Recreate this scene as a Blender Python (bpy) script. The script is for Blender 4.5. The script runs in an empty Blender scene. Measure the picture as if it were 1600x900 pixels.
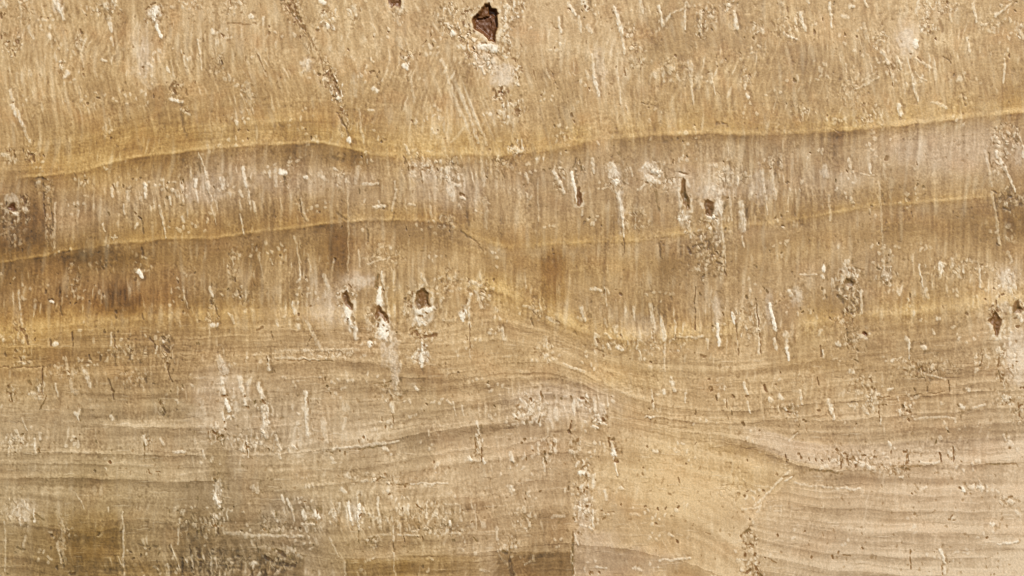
import bpy, math
import numpy as np

# ------------------------------------------------------------------ camera, sky, sun
S = 0.0005                       # metres per surface unit (the visible field is 1600 x 900 units = 0.8 x 0.45 m)
scene = bpy.context.scene
cam_d = bpy.data.cameras.new("camera"); cam = bpy.data.objects.new("camera", cam_d)
scene.collection.objects.link(cam)
cam_d.lens = 50; cam_d.sensor_width = 36
cam.location = (0, -1600 * S * 50 / 36, 0); cam.rotation_euler = (math.radians(90), 0, 0)
cam_d.clip_start = 0.01; cam_d.clip_end = 200
scene.camera = cam

SUN_EL, SUN_AZ = math.radians(44), math.radians(26)     # azimuth measured from the slab's normal towards the right
world = bpy.data.worlds.new("World"); scene.world = world; world.use_nodes = True
wn = world.node_tree.nodes; wl = world.node_tree.links
bg = wn["Background"]; sky = wn.new("ShaderNodeTexSky"); sky.sky_type = 'NISHITA'
sky.sun_disc = False; sky.sun_elevation = SUN_EL
sky.sun_rotation = math.radians(180) - SUN_AZ
wl.new(sky.outputs[0], bg.inputs[0]); bg.inputs[1].default_value = 0.10
sun_d = bpy.data.lights.new("sun", 'SUN'); sun_d.energy = 4.6; sun_d.angle = math.radians(0.5)
sun_d.color = (1.0, 0.95, 0.87)
sun = bpy.data.objects.new("sun", sun_d); scene.collection.objects.link(sun)
from mathutils import Vector
sdir = Vector((math.sin(SUN_AZ) * math.cos(SUN_EL), -math.cos(SUN_AZ) * math.cos(SUN_EL), math.sin(SUN_EL)))
sun.rotation_euler = sdir.to_track_quat('Z', 'Y').to_euler()
scene.view_settings.view_transform = 'Standard'; scene.view_settings.look = 'None'
scene.cycles.pixel_filter_type = 'BLACKMAN_HARRIS'; scene.cycles.filter_width = 1.1
scene.view_settings.exposure = 0.02; scene.view_settings.gamma = 1.0
KALB = 0.80                       # albedo of the stone relative to its sunlit appearance

# ------------------------------------------------------------------ surface grid (fine where seen, coarser beyond)
def axis(n0, n1, step, margin):
    core = np.arange(n0, n1 + step * .5, step)
    out = []; d = step; p = 0
    while p < margin:
        d = min(d * 1.12, 9); p += d; out.append(p)
    out = np.array(out)
    return np.concatenate([(n0 - out)[::-1], core, core[-1] + out])
xs = axis(-16, 1616, 1.2, 420); ys = axis(-16, 916, 1.2, 330)
X, Y = np.meshgrid(xs, ys); X = X.astype(np.float32); Y = Y.astype(np.float32)
NY, NX = X.shape

# ------------------------------------------------------------------ noise
_r = np.random.RandomState(7)
PERM = _r.permutation(4096).astype(np.int32); PERM = np.concatenate([PERM, PERM])
GA = _r.rand(4096) * 2 * np.pi
GX = np.cos(GA).astype(np.float32); GY = np.sin(GA).astype(np.float32); RV = _r.rand(4096).astype(np.float32)
def _h(i, j, s): return PERM[(PERM[(i + s * 131) & 4095] + j) & 4095]
def noise(x, y, s=0):
    xi = np.floor(x); yi = np.floor(y); fx = x - xi; fy = y - yi
    i = xi.astype(np.int32); j = yi.astype(np.int32)
    u = fx * fx * fx * (fx * (fx * 6 - 15) + 10); v = fy * fy * fy * (fy * (fy * 6 - 15) + 10)
    def g(a, b):
        h = _h(i + a, j + b, s); return GX[h] * (fx - a) + GY[h] * (fy - b)
    n0 = g(0, 0) * (1 - u) + g(1, 0) * u; n1 = g(0, 1) * (1 - u) + g(1, 1) * u
    return (n0 * (1 - v) + n1 * v) * 1.5
def fbm(x, y, s=0, o=3):
    r = 0; a = 1.; t = 0
    for k in range(o):
        r = r + a * noise(x * 2 ** k + 17.3 * k, y * 2 ** k + 5.1 * k, s + k); t += a; a *= .55
    return r / t
def worley(x, y, s=0):
    xi = np.floor(x).astype(np.int32); yi = np.floor(y).astype(np.int32)
    f1 = np.full(x.shape, 9., np.float32); f2 = f1.copy(); idv = np.zeros(x.shape, np.float32)
    for a in (-1, 0, 1):
        for b in (-1, 0, 1):
            h = _h(xi + a, yi + b, s); px = xi + a + RV[h]; py = yi + b + RV[(h + 977) & 4095]
            d = np.hypot(x - px, y - py); m = d < f1
            f2 = np.where(m, f1, np.minimum(f2, d)); idv = np.where(m, RV[(h + 333) & 4095], idv); f1 = np.where(m, d, f1)
    return f1, f2, idv
def sm(a, b, x):
    t = np.clip((x - a) / (b - a), 0, 1); return t * t * (3 - 2 * t)

# ------------------------------------------------------------------ growth bands of the stone
def curve(pts, x):
    p = np.array(pts, float); px, py = p[:, 0], p[:, 1]
    m = np.gradient(py, px)
    k = np.clip(np.searchsorted(px, x) - 1, 0, len(px) - 2)
    h = px[k + 1] - px[k]; t = np.clip((x - px[k]) / h, 0, 1)
    return ((2*t**3-3*t**2+1)*py[k] + (t**3-2*t**2+t)*h*m[k] + (-2*t**3+3*t**2)*py[k+1] + (t**3-t**2)*h*m[k+1])
V1 = [(-500,330),(0,281),(50,278),(110,272),(200,249),(300,236),(400,228),(480,224),(540,230),(590,243),(640,246),(700,243),(800,242),(870,234),(930,220),(1000,214),(1100,210),(1200,211),(1300,206),(1400,197),(1500,186),(1600,177),(2100,140)]
V2 = [(-500,450),(0,410),(70,400),(130,388),(250,376),(350,370),(450,358),(550,347),(640,344),(700,352),(745,374),(780,385),(840,385),(900,381),(1000,376),(1060,367),(1100,361),(1200,350),(1300,334),(1400,320),(1500,312),(1600,304),(2100,270)]
V3 = [(-500,540),(0,514),(100,504),(200,498),(300,492),(400,489),(500,490),(600,490),(700,468),(760,456),(800,468),(840,487),(880,508),(920,526),(960,532),(1040,530),(1120,526),(1200,518),(1280,506),(1360,495),(1450,488),(1540,478),(1620,468),(2100,430)]
V4 = [(-500,600),(0,575),(120,580),(250,578),(400,572),(500,563),(620,572),(700,577),(800,566),(860,567),(910,584),(960,608),(1010,627),(1070,636),(1140,641),(1240,632),(1320,626),(1400,619),(1500,613),(1600,606),(2100,590)]
V5 = [(-500,720),(0,708),(60,706),(180,709),(320,713),(420,711),(520,702),(590,692),(660,678),(740,666),(820,655),(880,650),(940,660),(1000,674),(1060,684),(1120,692),(1200,712),(1260,731),(1340,735),(1420,729),(1500,726),(1600,721),(2100,700)]
V6 = [(-500,840),(0,830),(150,850),(300,852),(400,850),(540,872),(640,868),(760,862),(860,850),(940,853),(1000,862),(1060,876),(1120,897),(1250,950),(1600,1000),(2100,1000)]
VS = [V1, V2, V3, V4, V5, V6]
wob = fbm(X / 60, Y / 200, 3, 3) * 3.2 + noise(X / 9, Y / 30, 9) * 1.2
YW = Y + wob
vy = [curve(v, xs)[None, :].astype(np.float32) for v in VS]
T = np.where(YW < vy[0], -(vy[0] - YW) / 90., 0)
for k in range(5):
    T = np.where((YW >= vy[k]) & (YW < vy[k + 1]), k + (YW - vy[k]) / (vy[k + 1] - vy[k]), T)
T = np.where(YW >= vy[5], 5 + (YW - vy[5]) / 90., T).astype(np.float32)
d = [YW - v for v in vy]                       # signed distance below each band line

# warp used by every inclusion so that none has a clean outline
WX = noise(X / 13, Y / 17, 21) * 3.4 + noise(X / 5, Y / 6, 22) * 1.5
WY = noise(X / 13, Y / 17, 23) * 4.2 + noise(X / 5, Y / 6, 24) * 1.8
XW_ = X + WX; YW_ = Y + WY

# ------------------------------------------------------------------ broad tone of the mineral (R value of its sunlit look)
TONE = np.array([
 [198,196,192,196,200,200,200,200,202,200,190,186,196,198,200,192],
 [192,184,182,186,184,186,192,196,186,194,188,190,184,192,198,190],
 [182,188,178,178,176,180,190,186,182,186,184,182,180,186,188,184],
 [158,178,180,178,176,178,180,182,182,184,182,182,180,176,182,168],
 [164,160,160,172,178,180,186,188,178,184,178,182,180,182,186,190],
 [180,172,172,180,184,188,192,194,196,194,194,196,192,188,184,192],
 [178,174,172,182,186,190,184,186,188,192,196,194,192,190,188,188],
 [182,176,178,180,188,188,186,190,186,198,208,204,198,196,198,200],
 [164,150,154,138,156,176,168,176,166,188,198,200,196,202,206,204]], np.float32)
TINT = np.array([
 [.45,.5,.45,.4,.45,.45,.4,.4,.35,.4,.45,.45,.5,.45,.45,.5],
 [.55,.6,.6,.6,.6,.6,.5,.5,.5,.5,.6,.6,.5,.5,.55,.55],
 [.6,.9,.8,.5,.5,.6,.6,.6,.55,.5,.5,.5,.5,.4,.3,.3],
 [.5,.5,.7,.6,.6,.4,.5,.5,.5,.5,.35,.35,.5,.5,.5,.6],
 [.75,.7,.7,.6,.5,.35,.6,.6,.7,.6,.55,.5,.4,.45,.55,.4],
 [.8,.7,.6,.55,.45,.4,.5,.55,.55,.55,.5,.5,.5,.5,.45,.35],
 [.45,.45,.45,.25,.25,.35,.45,.45,.3,.5,.55,.55,.55,.5,.5,.4],
 [.5,.6,.5,.4,.5,.5,.5,.5,.45,.55,.6,.6,.5,.4,.35,.35],
 [.6,.85,.6,.5,.3,.6,.7,.5,.6,.5,.55,.5,.35,.3,.3,.3]], np.float32)
def gridmap(A):
    gx = np.clip((X + 18 * noise(X / 90, Y / 90, 31) - 50) / 100, 0, 14.999); gy = np.clip((Y + 14 * noise(X / 90, Y / 90, 32) - 50) / 100, 0, 7.999)
    i = gx.astype(int); j = gy.astype(int); u = sm(0, 1, gx - i); v = sm(0, 1, gy - j)
    return (A[j, i]*(1-u)+A[j, i+1]*u)*(1-v) + (A[j+1, i]*(1-u)+A[j+1, i+1]*u)*v
tone = gridmap(TONE); tint = gridmap(TINT)
H = np.zeros_like(X)                           # relief, in surface units, positive towards the viewer
calc = np.zeros_like(X)                        # white calcite
dark = np.zeros_like(X)                        # dark brown clay / iron
PID = np.zeros(X.shape, np.int16)              # which part a point belongs to
parts = {}                                     # id -> (name, label)
def new_part(name, label=None):
    k = len(parts) + 1; parts[k] = (name, label); return k

# mottling and blocky crystal domains
tint += .12 * sm(520, 380, Y) - .26 * sm(560, 700, Y) * (1 - .7 * np.exp(-((X - 1050) / 160) ** 2)); tone += 6 * sm(560, 700, Y)
tone += 11 * fbm(X / 70, Y / 55, 40, 3) + 7 * fbm(X / 16, Y / 26, 43, 3)
bx = np.floor((X + 10 * noise(X / 200, Y / 80, 46)) / 47 + 3 * noise(np.zeros_like(X), Y / 400, 47))
tone += 11 * (RV[_h(bx.astype(np.int32), np.floor(T * 1.3 + RV[_h(bx.astype(np.int32), 0 * bx.astype(np.int32), 5)]).astype(np.int32), 50)] - .5)
# laminae that follow the growth bands
low = sm(1.95, 2.4, T)
lam_f = noise(T * 7 + 9, X / 260, 52) * .6 + noise(T * 15, X / 160, 53) * .5 + noise(T * 33, X / 90, 54) * .35
lam_mask = .35 + .7 * np.exp(-((T + .38) / .28) ** 2) * sm(760, 560, X) + .9 * low * (.75 + .5 * noise(X / 130, Y / 60, 55))
fault = sm(-6, 6, (X - curve([(-600,1700),(0,1600),(640,1300),(690,1262),(740,1236),(790,1196),(830,1162),(860,1158),(910,1176),(1300,1300)], ys)[:, None]) + 5 * noise(X / 9, Y / 7, 56))
RG = Y - (14 + np.clip((Y - 740) / 130, 0, 1.2) * 24) * (1 - np.exp(-np.clip(X - 1170, 0, None) / 120)) + 3 * noise(X / 60, Y / 40, 57) + 3 * ((X - 1170) / 430) ** 2
rmask = fault * sm(736, 752, Y)
lam_r = noise(RG / 13, X / 300, 58) * .9 + noise(RG / 6, X / 150, 59) * .6 + noise(RG / 24, X / 400, 60) * .5
FANY = Y - curve([(-500,0),(860,0),(960,6),(1040,16),(1100,34),(1150,66),(1200,110),(2100,300)], xs)[None, :]
fmask = (1 - fault) * sm(880, 960, X) * sm(740, 790, Y)
fd = X - curve([(-600,1700),(0,1600),(640,1300),(690,1262),(740,1236),(790,1196),(830,1162),(860,1158),(910,1176),(1300,1300)], ys)[:, None] + 5 * noise(X / 9, Y / 7, 56)
fm2 = sm(700, 740, Y)
tone += fm2 * (9 * np.exp(-((fd + 3) / 4) ** 2) - 9 * np.exp(-(np.clip(fd, 0, None) / 22)) * (fd > 0) + 5 * np.exp(-(np.clip(-fd, 0, None) / 60)) * (fd < 0))
lam_m = noise(FANY / 16, X / 200, 61) + .6 * noise(FANY / 7, X / 120, 62)
lam = (lam_f * lam_mask * (1 - rmask) * (1 - fmask) + lam_r * rmask * 1.0 + lam_m * fmask * .6) * sm(-1.5, 0.5, T + 1.6)
tone += 21 * lam; H += .5 * lam
hung = sm(0, .1, T) * sm(2.0, 1.8, T); tone -= (1.5 + 2.5 * sm(900, 300, X)) * hung; tint -= .16 * hung * sm(.9, .6, np.abs(T - .45))
# thin dark partings and pale threads parallel to the bands
for fq, sd, am in ((3.3, 133, 13), (6.1, 134, 11), (10.7, 135, 8)):
    A_ = T * fq + .35 * noise(X / 150, Y / 70, sd + 20); fr = A_ + 1.2 * noise(A_ * 0 + X / 420, np.floor(A_) * 3.7, sd) * 0
    ph = fr - np.floor(fr); on = sm(-.3, .25, noise(X / 230, np.floor(fr) * 2.3 + .5, sd + 1)) * low * (1 - rmask * .8) * (1 - fmask * .8)
    th = np.gradient(T, axis=0) / np.gradient(ys)[:, None] * fq
    px_ = ph / np.maximum(np.abs(th), .004)
    tone -= am * on * np.exp(-(px_ / 4.5)) * (.7 + .6 * noise(X / 12, Y / 4, sd + 2)); tone += am * .8 * on * np.exp(-((1 / np.maximum(np.abs(th), .004) - px_) / 4.0))
# fibrous columns hanging through the upper bands, white mist below each vein, ochre above the next
up_ = 1 - .75 * low
col_s = noise(X / 6.5 + .4 * noise(X / 60, Y / 90, 140), Y / 95, 141) + .8 * noise(X / 13, Y / 150, 142) + .6 * noise(X / 3.6, Y / 50, 143)
env = .55 + .8 * sm(-.3, .4, noise(X / 110, Y / 60, 144))
tl = X - (Y - 120) * (.10 + .16 * noise(X / 190, Y / 150, 170)) * sm(330, 180, Y)
col_s = col_s * (1 - sm(0, -.15, T)) + sm(0, -.15, T) * (noise(tl / 5.5, Y / 46, 171) + .8 * noise(tl / 11, Y / 80, 172) + .5 * noise(tl / 3.4, Y / 26, 173))
tone += up_ * 13 * col_s * env
soft = sm(.15, .9, noise(tl / 9, Y / 52, 174) + .4 * noise(X / 45, Y / 34, 175)); calc += .20 * soft * (1 - .6 * low)
tone += (1 - up_) * 4.5 * col_s * env * (1 - rmask * .6)
mist = np.exp(-((T - .38) / .24) ** 2) * sm(60, 160, X) + .8 * np.exp(-((T - 1.62) / .25) ** 2)
sharp = sm(.0, .75, col_s + .35 * noise(X / 40, Y / 30, 145))
patch = sm(-.25, .35, noise(X / 70, Y / 50, 146)) * (1 - .4 * sm(1150, 1350, X))
calc += np.clip(.20 * mist * sharp * patch, 0, .4)
tint -= .14 * mist * patch; tone -= 7 * np.exp(-((T - .85) / .12) ** 2) + 8 * np.exp(-((T - 1.2) / .13) ** 2) * (1 - sm(600, 800, X) * .6)
tint += .25 * np.exp(-((T - .85) / .15) ** 2) + .2 * np.exp(-((T - 1.2) / .15) ** 2)
# slanting blades below the large hole
fan = np.exp(-((X - 725 - (Y - 150) * .35) / 42) ** 2 - ((Y - 165) / 62) ** 2)
fs = noise((X - (Y - 150) * .40) / 5.2, Y / 80, 147); fs2 = noise((X - (Y - 150) * .40) / 11, Y / 120, 148)
calc += .42 * fan * sm(.0, .6, fs + .4 * fs2); tone -= 12 * fan * sm(.1, .6, -fs)
for cx, cy, rx, ry, am in ((700, 200, 70, 40, .25), (960, 110, 60, 60, .22), (1080, 140, 60, 40, .2), (1400, 110, 90, 60, .2), (330, 60, 80, 50, .2), (60, 120, 70, 90, .15), (520, 90, 50, 60, .15), (480, 690, 110, 22, .22), (380, 620, 40, 44, .22), (860, 635, 70, 26, .22), (540, 800, 90, 26, .2), (60, 800, 80, 30, .2), (230, 60, 30, 60, .2), (1190, 290, 60, 50, .25), (1110, 290, 70, 30, .2), (490, 470, 60, 40, .25), (1575, 500, 30, 80, .25), (1320, 260, 60, 30, .2)):
    mk = np.exp(-((X - cx) / rx) ** 2 - ((Y - cy) / ry) ** 2)
    calc += am * mk * sm(-.1, .6, col_s * .8 + .5 * noise(X / 15, Y / 22, 149))

def ledge(dd, x0, x1, up, dn, wu=6, wd=9, fade=50, g=0., h=0.):
    global tone, tint, H
    m = sm(x0 - fade, x0, X) * (1 - sm(x1, x1 + fade, X)) * (.65 + .7 * np.clip(.5 + noise(X / 30, Y / 300, 71), 0, 1))
    tone = tone + m * (up * np.exp(-(np.clip(-dd, 0, None) / wu)) * (dd <= 0) - dn * np.exp(-np.clip(dd, 0, None) / wd) * (dd > 0))
    tint = tint + m * g * np.exp(-(dd / (wu * 2)) ** 2)
    H = H + m * h * (1 - sm(-3, 3, dd)) * np.exp(-np.clip(-dd, 0, None) / 9)
# golden veins: a broad ochre stain above the line, a thin bright thread on it, brown below it
def vein(dd, x0, x1, br, brn, wide, thread, fade=40, goldw=22, label=None, wpart=6, below=12):
    global tone, tint, H
    m = sm(x0 - fade, x0, X) * (1 - sm(x1, x1 + fade, X))
    v = m * np.clip(.75 + .6 * noise(X / 40, Y / 400, 72) + .35 * noise(X / 4.5, Y / 5, 74), .2, 1.3)
    tone = tone + v * wide * np.exp(-((dd + wpart) / 13) ** 2)
    tone = tone + v * br * np.exp(-((dd + thread) / thread) ** 2)
    tone = tone - v * brn * np.exp(-((dd - below * .45) / (below * .6)) ** 2) * (dd > -1)
    tone = tone - v * brn * .35 * np.exp(-((dd - below) / (below * 1.6)) ** 2) * (dd > 0)
    tone = tone - v * min(brn, 20) * .9 * np.exp(-((dd - 1.6) / 1.8) ** 2) * (.5 + .9 * np.clip(.5 + noise(X / 11, Y / 60, 73), 0, 1))
    tint = np.clip(tint + v * .42 * np.exp(-((dd + goldw * .4) / goldw) ** 2), 0, 1.25)
    H = H + v * .8 * np.exp(-((dd + thread) / (thread * 1.2)) ** 2)
    k = new_part("vein", label)
    PID[(m > .5) & (dd > -2 * wpart) & (dd < 1.5)] = k
vein(d[0], 60, 566, 26, 18, 5, 2.4, goldw=40, wpart=4, label="sharp golden vein arching across the upper left")
vein(d[0], 610, 905, 8, 16, 8, 5, goldw=26, wpart=6, label="faint broken golden vein in a shallow sag")
vein(d[0], 960, 1700, 16, 26, 10, 4, goldw=26, wpart=5, below=9, label="ochre vein climbing gently to the upper right")
vein(d[1], -300, 690, 16, 18, 2, 2.4, goldw=12, wpart=3, below=14, label="thin pale gold vein arching across the left")
vein(d[1], 740, 1120, 7, 6, 4, 3, goldw=10, wpart=3, label="very faint pale vein across the middle")
vein(d[1], 1180, 1545, 17, 9, 2, 2.4, goldw=9, wpart=3, label="thin yellow vein climbing on the right")
vein(d[2] - 8, -300, 600, 7, 0, 18, 6, goldw=30, wpart=8, label="broad soft ochre band on the left")
vein(d[2] + 2, 765, 1120, 9, 14, 16, 9, goldw=24, fade=60, wpart=8, below=7, label="soft pale yellow vein sloping down right and fading into a fringe")
vein(d[2], 1270, 1600, 12, 6, 12, 6, goldw=26, wpart=7, label="wide pale yellow vein on the right")
# brown under the V1 crest, and fine dark seams lower down
tone -= 8 * np.exp(-((d[0] - 14) / 14) ** 2) * (sm(150, 220, X) * (1 - sm(540, 600, X)) + .5 * sm(930, 1000, X) * (1 - sm(1450, 1550, X)))
for off, x0, x1, up, dn, wu, wd in ((0,430,640,10,16,4,7),(16,620,900,9,18,5,8),(0,800,1000,10,16,5,8),(2,1000,1600,10,26,5,4),(21,1020,1300,10,18,5,6),(30,1300,1600,12,8,6,6),(-34,0,80,0,18,4,5),(-36,120,240,0,16,4,4)):
    ledge(d[3] - off, x0, x1, up, dn, wu, wd, h=.9)
for off, x0, x1, up, dn, wu, wd in ((0,0,300,14,20,6,8),(0,380,850,14,16,7,14),(18,0,330,8,10,5,7),(40,20,320,8,20,9,14),(36,560,900,10,10,5,8),(-12,1040,1220,12,10,6,12),(0,1220,1440,4,26,5,12),(0,1430,1620,14,14,4,9),(56,420,880,8,8,5,8),(-44,200,430,8,10,9,9)):
    ledge(d[4] - off, x0, x1, up, dn, wu, wd, h=.9)
ledge(d[5], 540, 890, 12, 14, 4, 14, h=.3); ledge(d[5], 920, 1150, 14, 20, 9, 18, h=.3)
xr = sm(1130, 1200, X)
tone += xr * (9 * sm(-42, -34, d[4]) * sm(-2, -8, d[4]) - 12 * sm(-66, -58, d[4]) * sm(-40, -48, d[4])); tint -= .25 * xr * sm(-42, -34, d[4]) * sm(-2, -8, d[4])
A_ = RG / 10.5 + .5 * noise(X / 200, RG / 30, 160); ph = A_ - np.floor(A_); on = sm(-.25, .3, noise(X / 150, np.floor(A_) * 1.7 + .3, 161)) * rmask * sm(1600, 1330, X - .9 * (Y - 760))
on = on + .5 * rmask * sm(-.1, .3, noise(X / 90, np.floor(A_) * 2.9 + .3, 162))
tone += 9 * on * (np.exp(-(1 - ph) * 3.6) - 1.35 * np.exp(-ph * 4.6)) * (.75 + .6 * noise(X / 9, Y / 3, 163)); H += .5 * on * np.exp(-(1 - ph) * 3.6)
for yy, x0, x1 in ((778,1250,1600),(806,1190,1600),(838,1180,1600),(862,1180,1600),(884,1180,1500)):
    ledge(RG - yy, x0, x1, 9, 13, 6, 6, 20, h=.8)

# ------------------------------------------------------------------ tonal patches  (cx, cy, rx, ry, tone, tint)
def P(cx, cy, rx, ry, t, g=0., hard=.55):
    global tone, tint
    i0, i1 = np.searchsorted(xs, (cx - rx * 2.2 - 8, cx + rx * 2.2 + 8)); j0, j1 = np.searchsorted(ys, (cy - ry * 2.2 - 8, cy + ry * 2.2 + 8)); w = np.s_[j0:j1, i0:i1]
    q = np.hypot((XW_[w] - cx) / rx, (YW_[w] - cy) / ry) + .3 * noise(X[w] / 14, Y[w] / 18, 80)
    m = 1 - sm(hard, 1.5, q); tone[w] += t * m; tint[w] += .6 * g * m
def Q(x0, y0, x1, y1, t, g=0., soft=(3, 3, 3, 3), slant=0.):
    """block-shaped crystal domain: softness of the left, top, right, bottom border"""
    global tone, tint
    i0, i1 = np.searchsorted(xs, (x0 - 60, x1 + 60)); j0, j1 = np.searchsorted(ys, (y0 - 60, y1 + 60)); w = np.s_[j0:j1, i0:i1]
    xx = X[w] + WX[w] * .35 - (Y[w] - y0) * slant; yy = Y[w] + WY[w] * .5
    m = sm(-soft[0], soft[0], xx - x0) * sm(-soft[2], soft[2], x1 - xx) * sm(-soft[1], soft[1], yy - y0) * sm(-soft[3], soft[3], y1 - yy)
    m = m * (.85 + .3 * noise(X[w] / 9, Y[w] / 20, 81)); tone[w] += t * m; tint[w] += g * m
for a in ((15,350,50,40,-14,.1),(55,360,22,34,-10,.1),(185,470,38,24,-26,.35),(100,395,50,16,-10,.2),(160,400,60,16,-14,.3),
          (210,238,34,10,-10,.5),(740,285,30,30,-4,0),(1045,55,55,30,-16,.1),(1255,85,30,24,-16,-.1),(1460,85,25,14,-14,0),(1320,100,80,34,-8,0),
          (540,245,38,16,-14,.3),(530,390,20,50,-14,.2),(400,410,12,36,-12,.1),(1415,62,22,34,14,-.4),(785,118,20,22,18,-.4),(225,85,22,50,8,-.3),
          (960,110,16,44,10,-.2),(1110,285,60,26,8,-.35),(1480,225,90,34,6,-.35),(1290,290,50,30,2,-.3),(560,438,26,14,16,-.5),(1575,440,24,30,24,-.4),
          (1588,560,20,44,16,-.5),(510,480,40,34,4,-.5),(880,625,80,26,6,-.5),(340,620,40,50,8,-.4),(870,462,26,12,4,.3),(800,480,26,26,10,.1),
          (1050,740,130,60,10,.15),(1190,740,60,30,0,.2),(40,805,24,22,14,-.3),(980,880,70,20,-8,-.5),(700,295,50,34,8,-.5),(480,280,90,22,8,-.35),
          (350,290,60,36,8,-.3),(250,300,70,30,6,-.3),(20,540,40,24,4,.2),(1320,470,22,30,-14,0),(1440,520,60,16,-6,.1),(1280,570,60,10,-10,.1),
          (250,545,40,10,-6,0),(90,555,80,14,-8,.1),(640,600,110,12,-10,0),(480,600,80,10,-12,0),(830,672,90,10,-8,.1),(440,240,30,8,-6,.2),(120,750,80,12,-14,.1),
          (1150,700,40,10,-14,.2),(640,765,120,16,2,0),(450,795,34,24,-14,-.3),(340,720,15,34,-12,.3),(985,590,60,20,4,.2),(1290,200,120,10,-4,.2),(680,210,90,36,6,.2),(1270,545,60,30,-2,.1)):
    P(*a)
for a in ((-40,310,72,396,-12,.1,(10,12,3,8)),(84,318,122,400,14,-.1,(2,12,12,4)),(500,352,543,432,-16,.25,(18,3,1.5,14)),(545,300,600,345,5,-.1,(1.5,8,14,3)),
          (390,378,410,452,-12,.1),(846,392,882,466,-30,.55,(3,7,4,10)),(1030,374,1052,500,-18,.1,(2,3,16,10)),(1052,376,1140,432,-8,0,(8,4,8,8)),(1374,268,1420,318,-16,.1,(2,14,3,2),.12),(1377,322,1426,362,-14,.1,(2,2,5,12),.1),
          (1556,300,1640,372,-24,.2,(3,8,10,10),.25),(1565,90,1640,168,-14,.1,(2,5,10,4)),(776,862,894,940,-36,.25,(10,2,1.5,4)),(540,874,640,940,-14,.4,(3,3,16,6)),
          (620,868,752,940,-12,.3,(16,5,20,6)),(278,796,330,856,-16,.1,(5,10,16,8)),(402,864,474,940,-34,.2,(5,8,6,4)),(50,800,186,940,-16,.25,(3,10,3,8)),(196,880,300,940,-20,.3,(8,8,8,8)),
          (100,826,192,876,-10,.2,(3,8,1.5,8)),(280,852,402,940,-12,0,(8,8,8,8)),(0,810,52,940,-10,.1,(6,10,3,8)),(770,466,824,504,5,.1,(5,6,2,5)),(895,830,960,900,8,-.3,(1.5,8,30,8)),
          (640,600,1000,607,-12,0,(30,3,30,3)),(1100,470,1126,512,6,0),(1262,450,1300,502,-10,.1),(1345,452,1374,490,10,-.2),(1300,330,1374,430,3,-.1,(3,3,3,20)),(1140,376,1200,470,-4,0),(990,470,1034,500,-8,.1),(905,560,980,600,4,.1,(20,8,20,8)),
          (305,245,313,272,-18,0,(2,3,2,3),.25),(1087,684,1200,690,-4,0)):
    Q(*a)

# ------------------------------------------------------------------ fine fabric: vertical crystal fibres, pinholes, worm-like etching
fm = np.zeros_like(X)
for cx, cy, rx, ry, s in ((280,300,150,48,1.),(130,460,140,38,.9),(440,430,90,60,.7),(730,270,130,40,.9),(1180,300,130,60,.8),(1080,500,150,40,.9),(1450,440,120,36,.7),(640,800,180,44,.9),(880,640,90,34,.8),
                      (1050,120,240,90,.6),(330,880,160,50,1.),(420,690,80,30,.8),(620,110,200,90,.6),(120,90,160,110,.6),(350,100,150,90,.5),(1400,90,200,80,.6),(240,560,200,60,.5),(60,690,90,24,.7),(640,470,110,60,.6),(440,640,110,40,.5),(1300,620,300,40,.35),(780,470,80,60,.4)):
    fm = np.maximum(fm, s * np.exp(-((X - cx) / rx) ** 2 - ((Y - cy) / ry) ** 2))
fx = X + WX * .5 - .12 * (Y - 450) * noise(X / 220, Y / 160, 90)
f1 = noise(fx / 4.6, Y / 26, 91); f2 = noise(fx / 8.5, Y / 44, 92); f3 = noise(fx / 3.0, Y / 12, 93)
fib = np.clip(f1 * 1.3 + f3 * .5, -1, 1)
pick = sm(.05, .5, noise(X / 24, Y / 30, 94) + .35 * fm)
str_ = sm(.34, .8, f1 + .35 * f2) * pick
calc += .50 * str_ * (.3 + .9 * fm)
H += (.35 + .9 * fm) * (.55 * fib + .5 * f2 + 1.1 * str_)
tone += (2 + 14 * fm) * fib - 16 * sm(.4, .8, -f1) * (.3 + fm) * pick
wn1 = fbm(X / 6.5, Y / 8.5, 95, 2); wn2 = noise(X / 3.1, Y / 3.6, 96)
wm = .45 + .8 * sm(-.1, .5, noise(X / 40, Y / 36, 97)); wm = wm * (1 - .45 * rmask) * (1 - .6 * fmask)
H += wm * (.85 * wn1 + .30 * wn2)
tone += 10 * wn2 * wm + 11 * wn1 * wm
wl1, wl2, wid = worley(XW_ / 7.5, YW_ / 9.5, 98)
gr = sm(.2, .5, noise(X / 50, Y / 34, 99) + .25 * fm - .05)          # zones speckled with small grains
spk = (wid > .62) * sm(.42, .18, wl1) * gr
calc += .36 * spk; H += 1.5 * spk * (1 - rmask * .6)
pin = (wid < .085) * sm(.30, .14, wl1) * (.35 + gr)
dark += .55 * np.clip(pin, 0, 1); H -= 2.6 * pin
# short horizontal threads in the laminated half
ht = sm(.35, .75, noise(X / 30, (Y + wob) / 2.8, 100)) * sm(.1, .5, noise(X / 90, Y / 14, 101) + .12) * (low * .9 + .1)
calc += .20 * ht; H += .6 * ht
hd = sm(.40, .8, noise(X / 34, (Y + wob) / 3.0, 102)) * sm(.1, .5, noise(X / 80, Y / 12, 103) + .1) * low
tone -= 20 * hd; H -= .7 * hd

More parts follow.
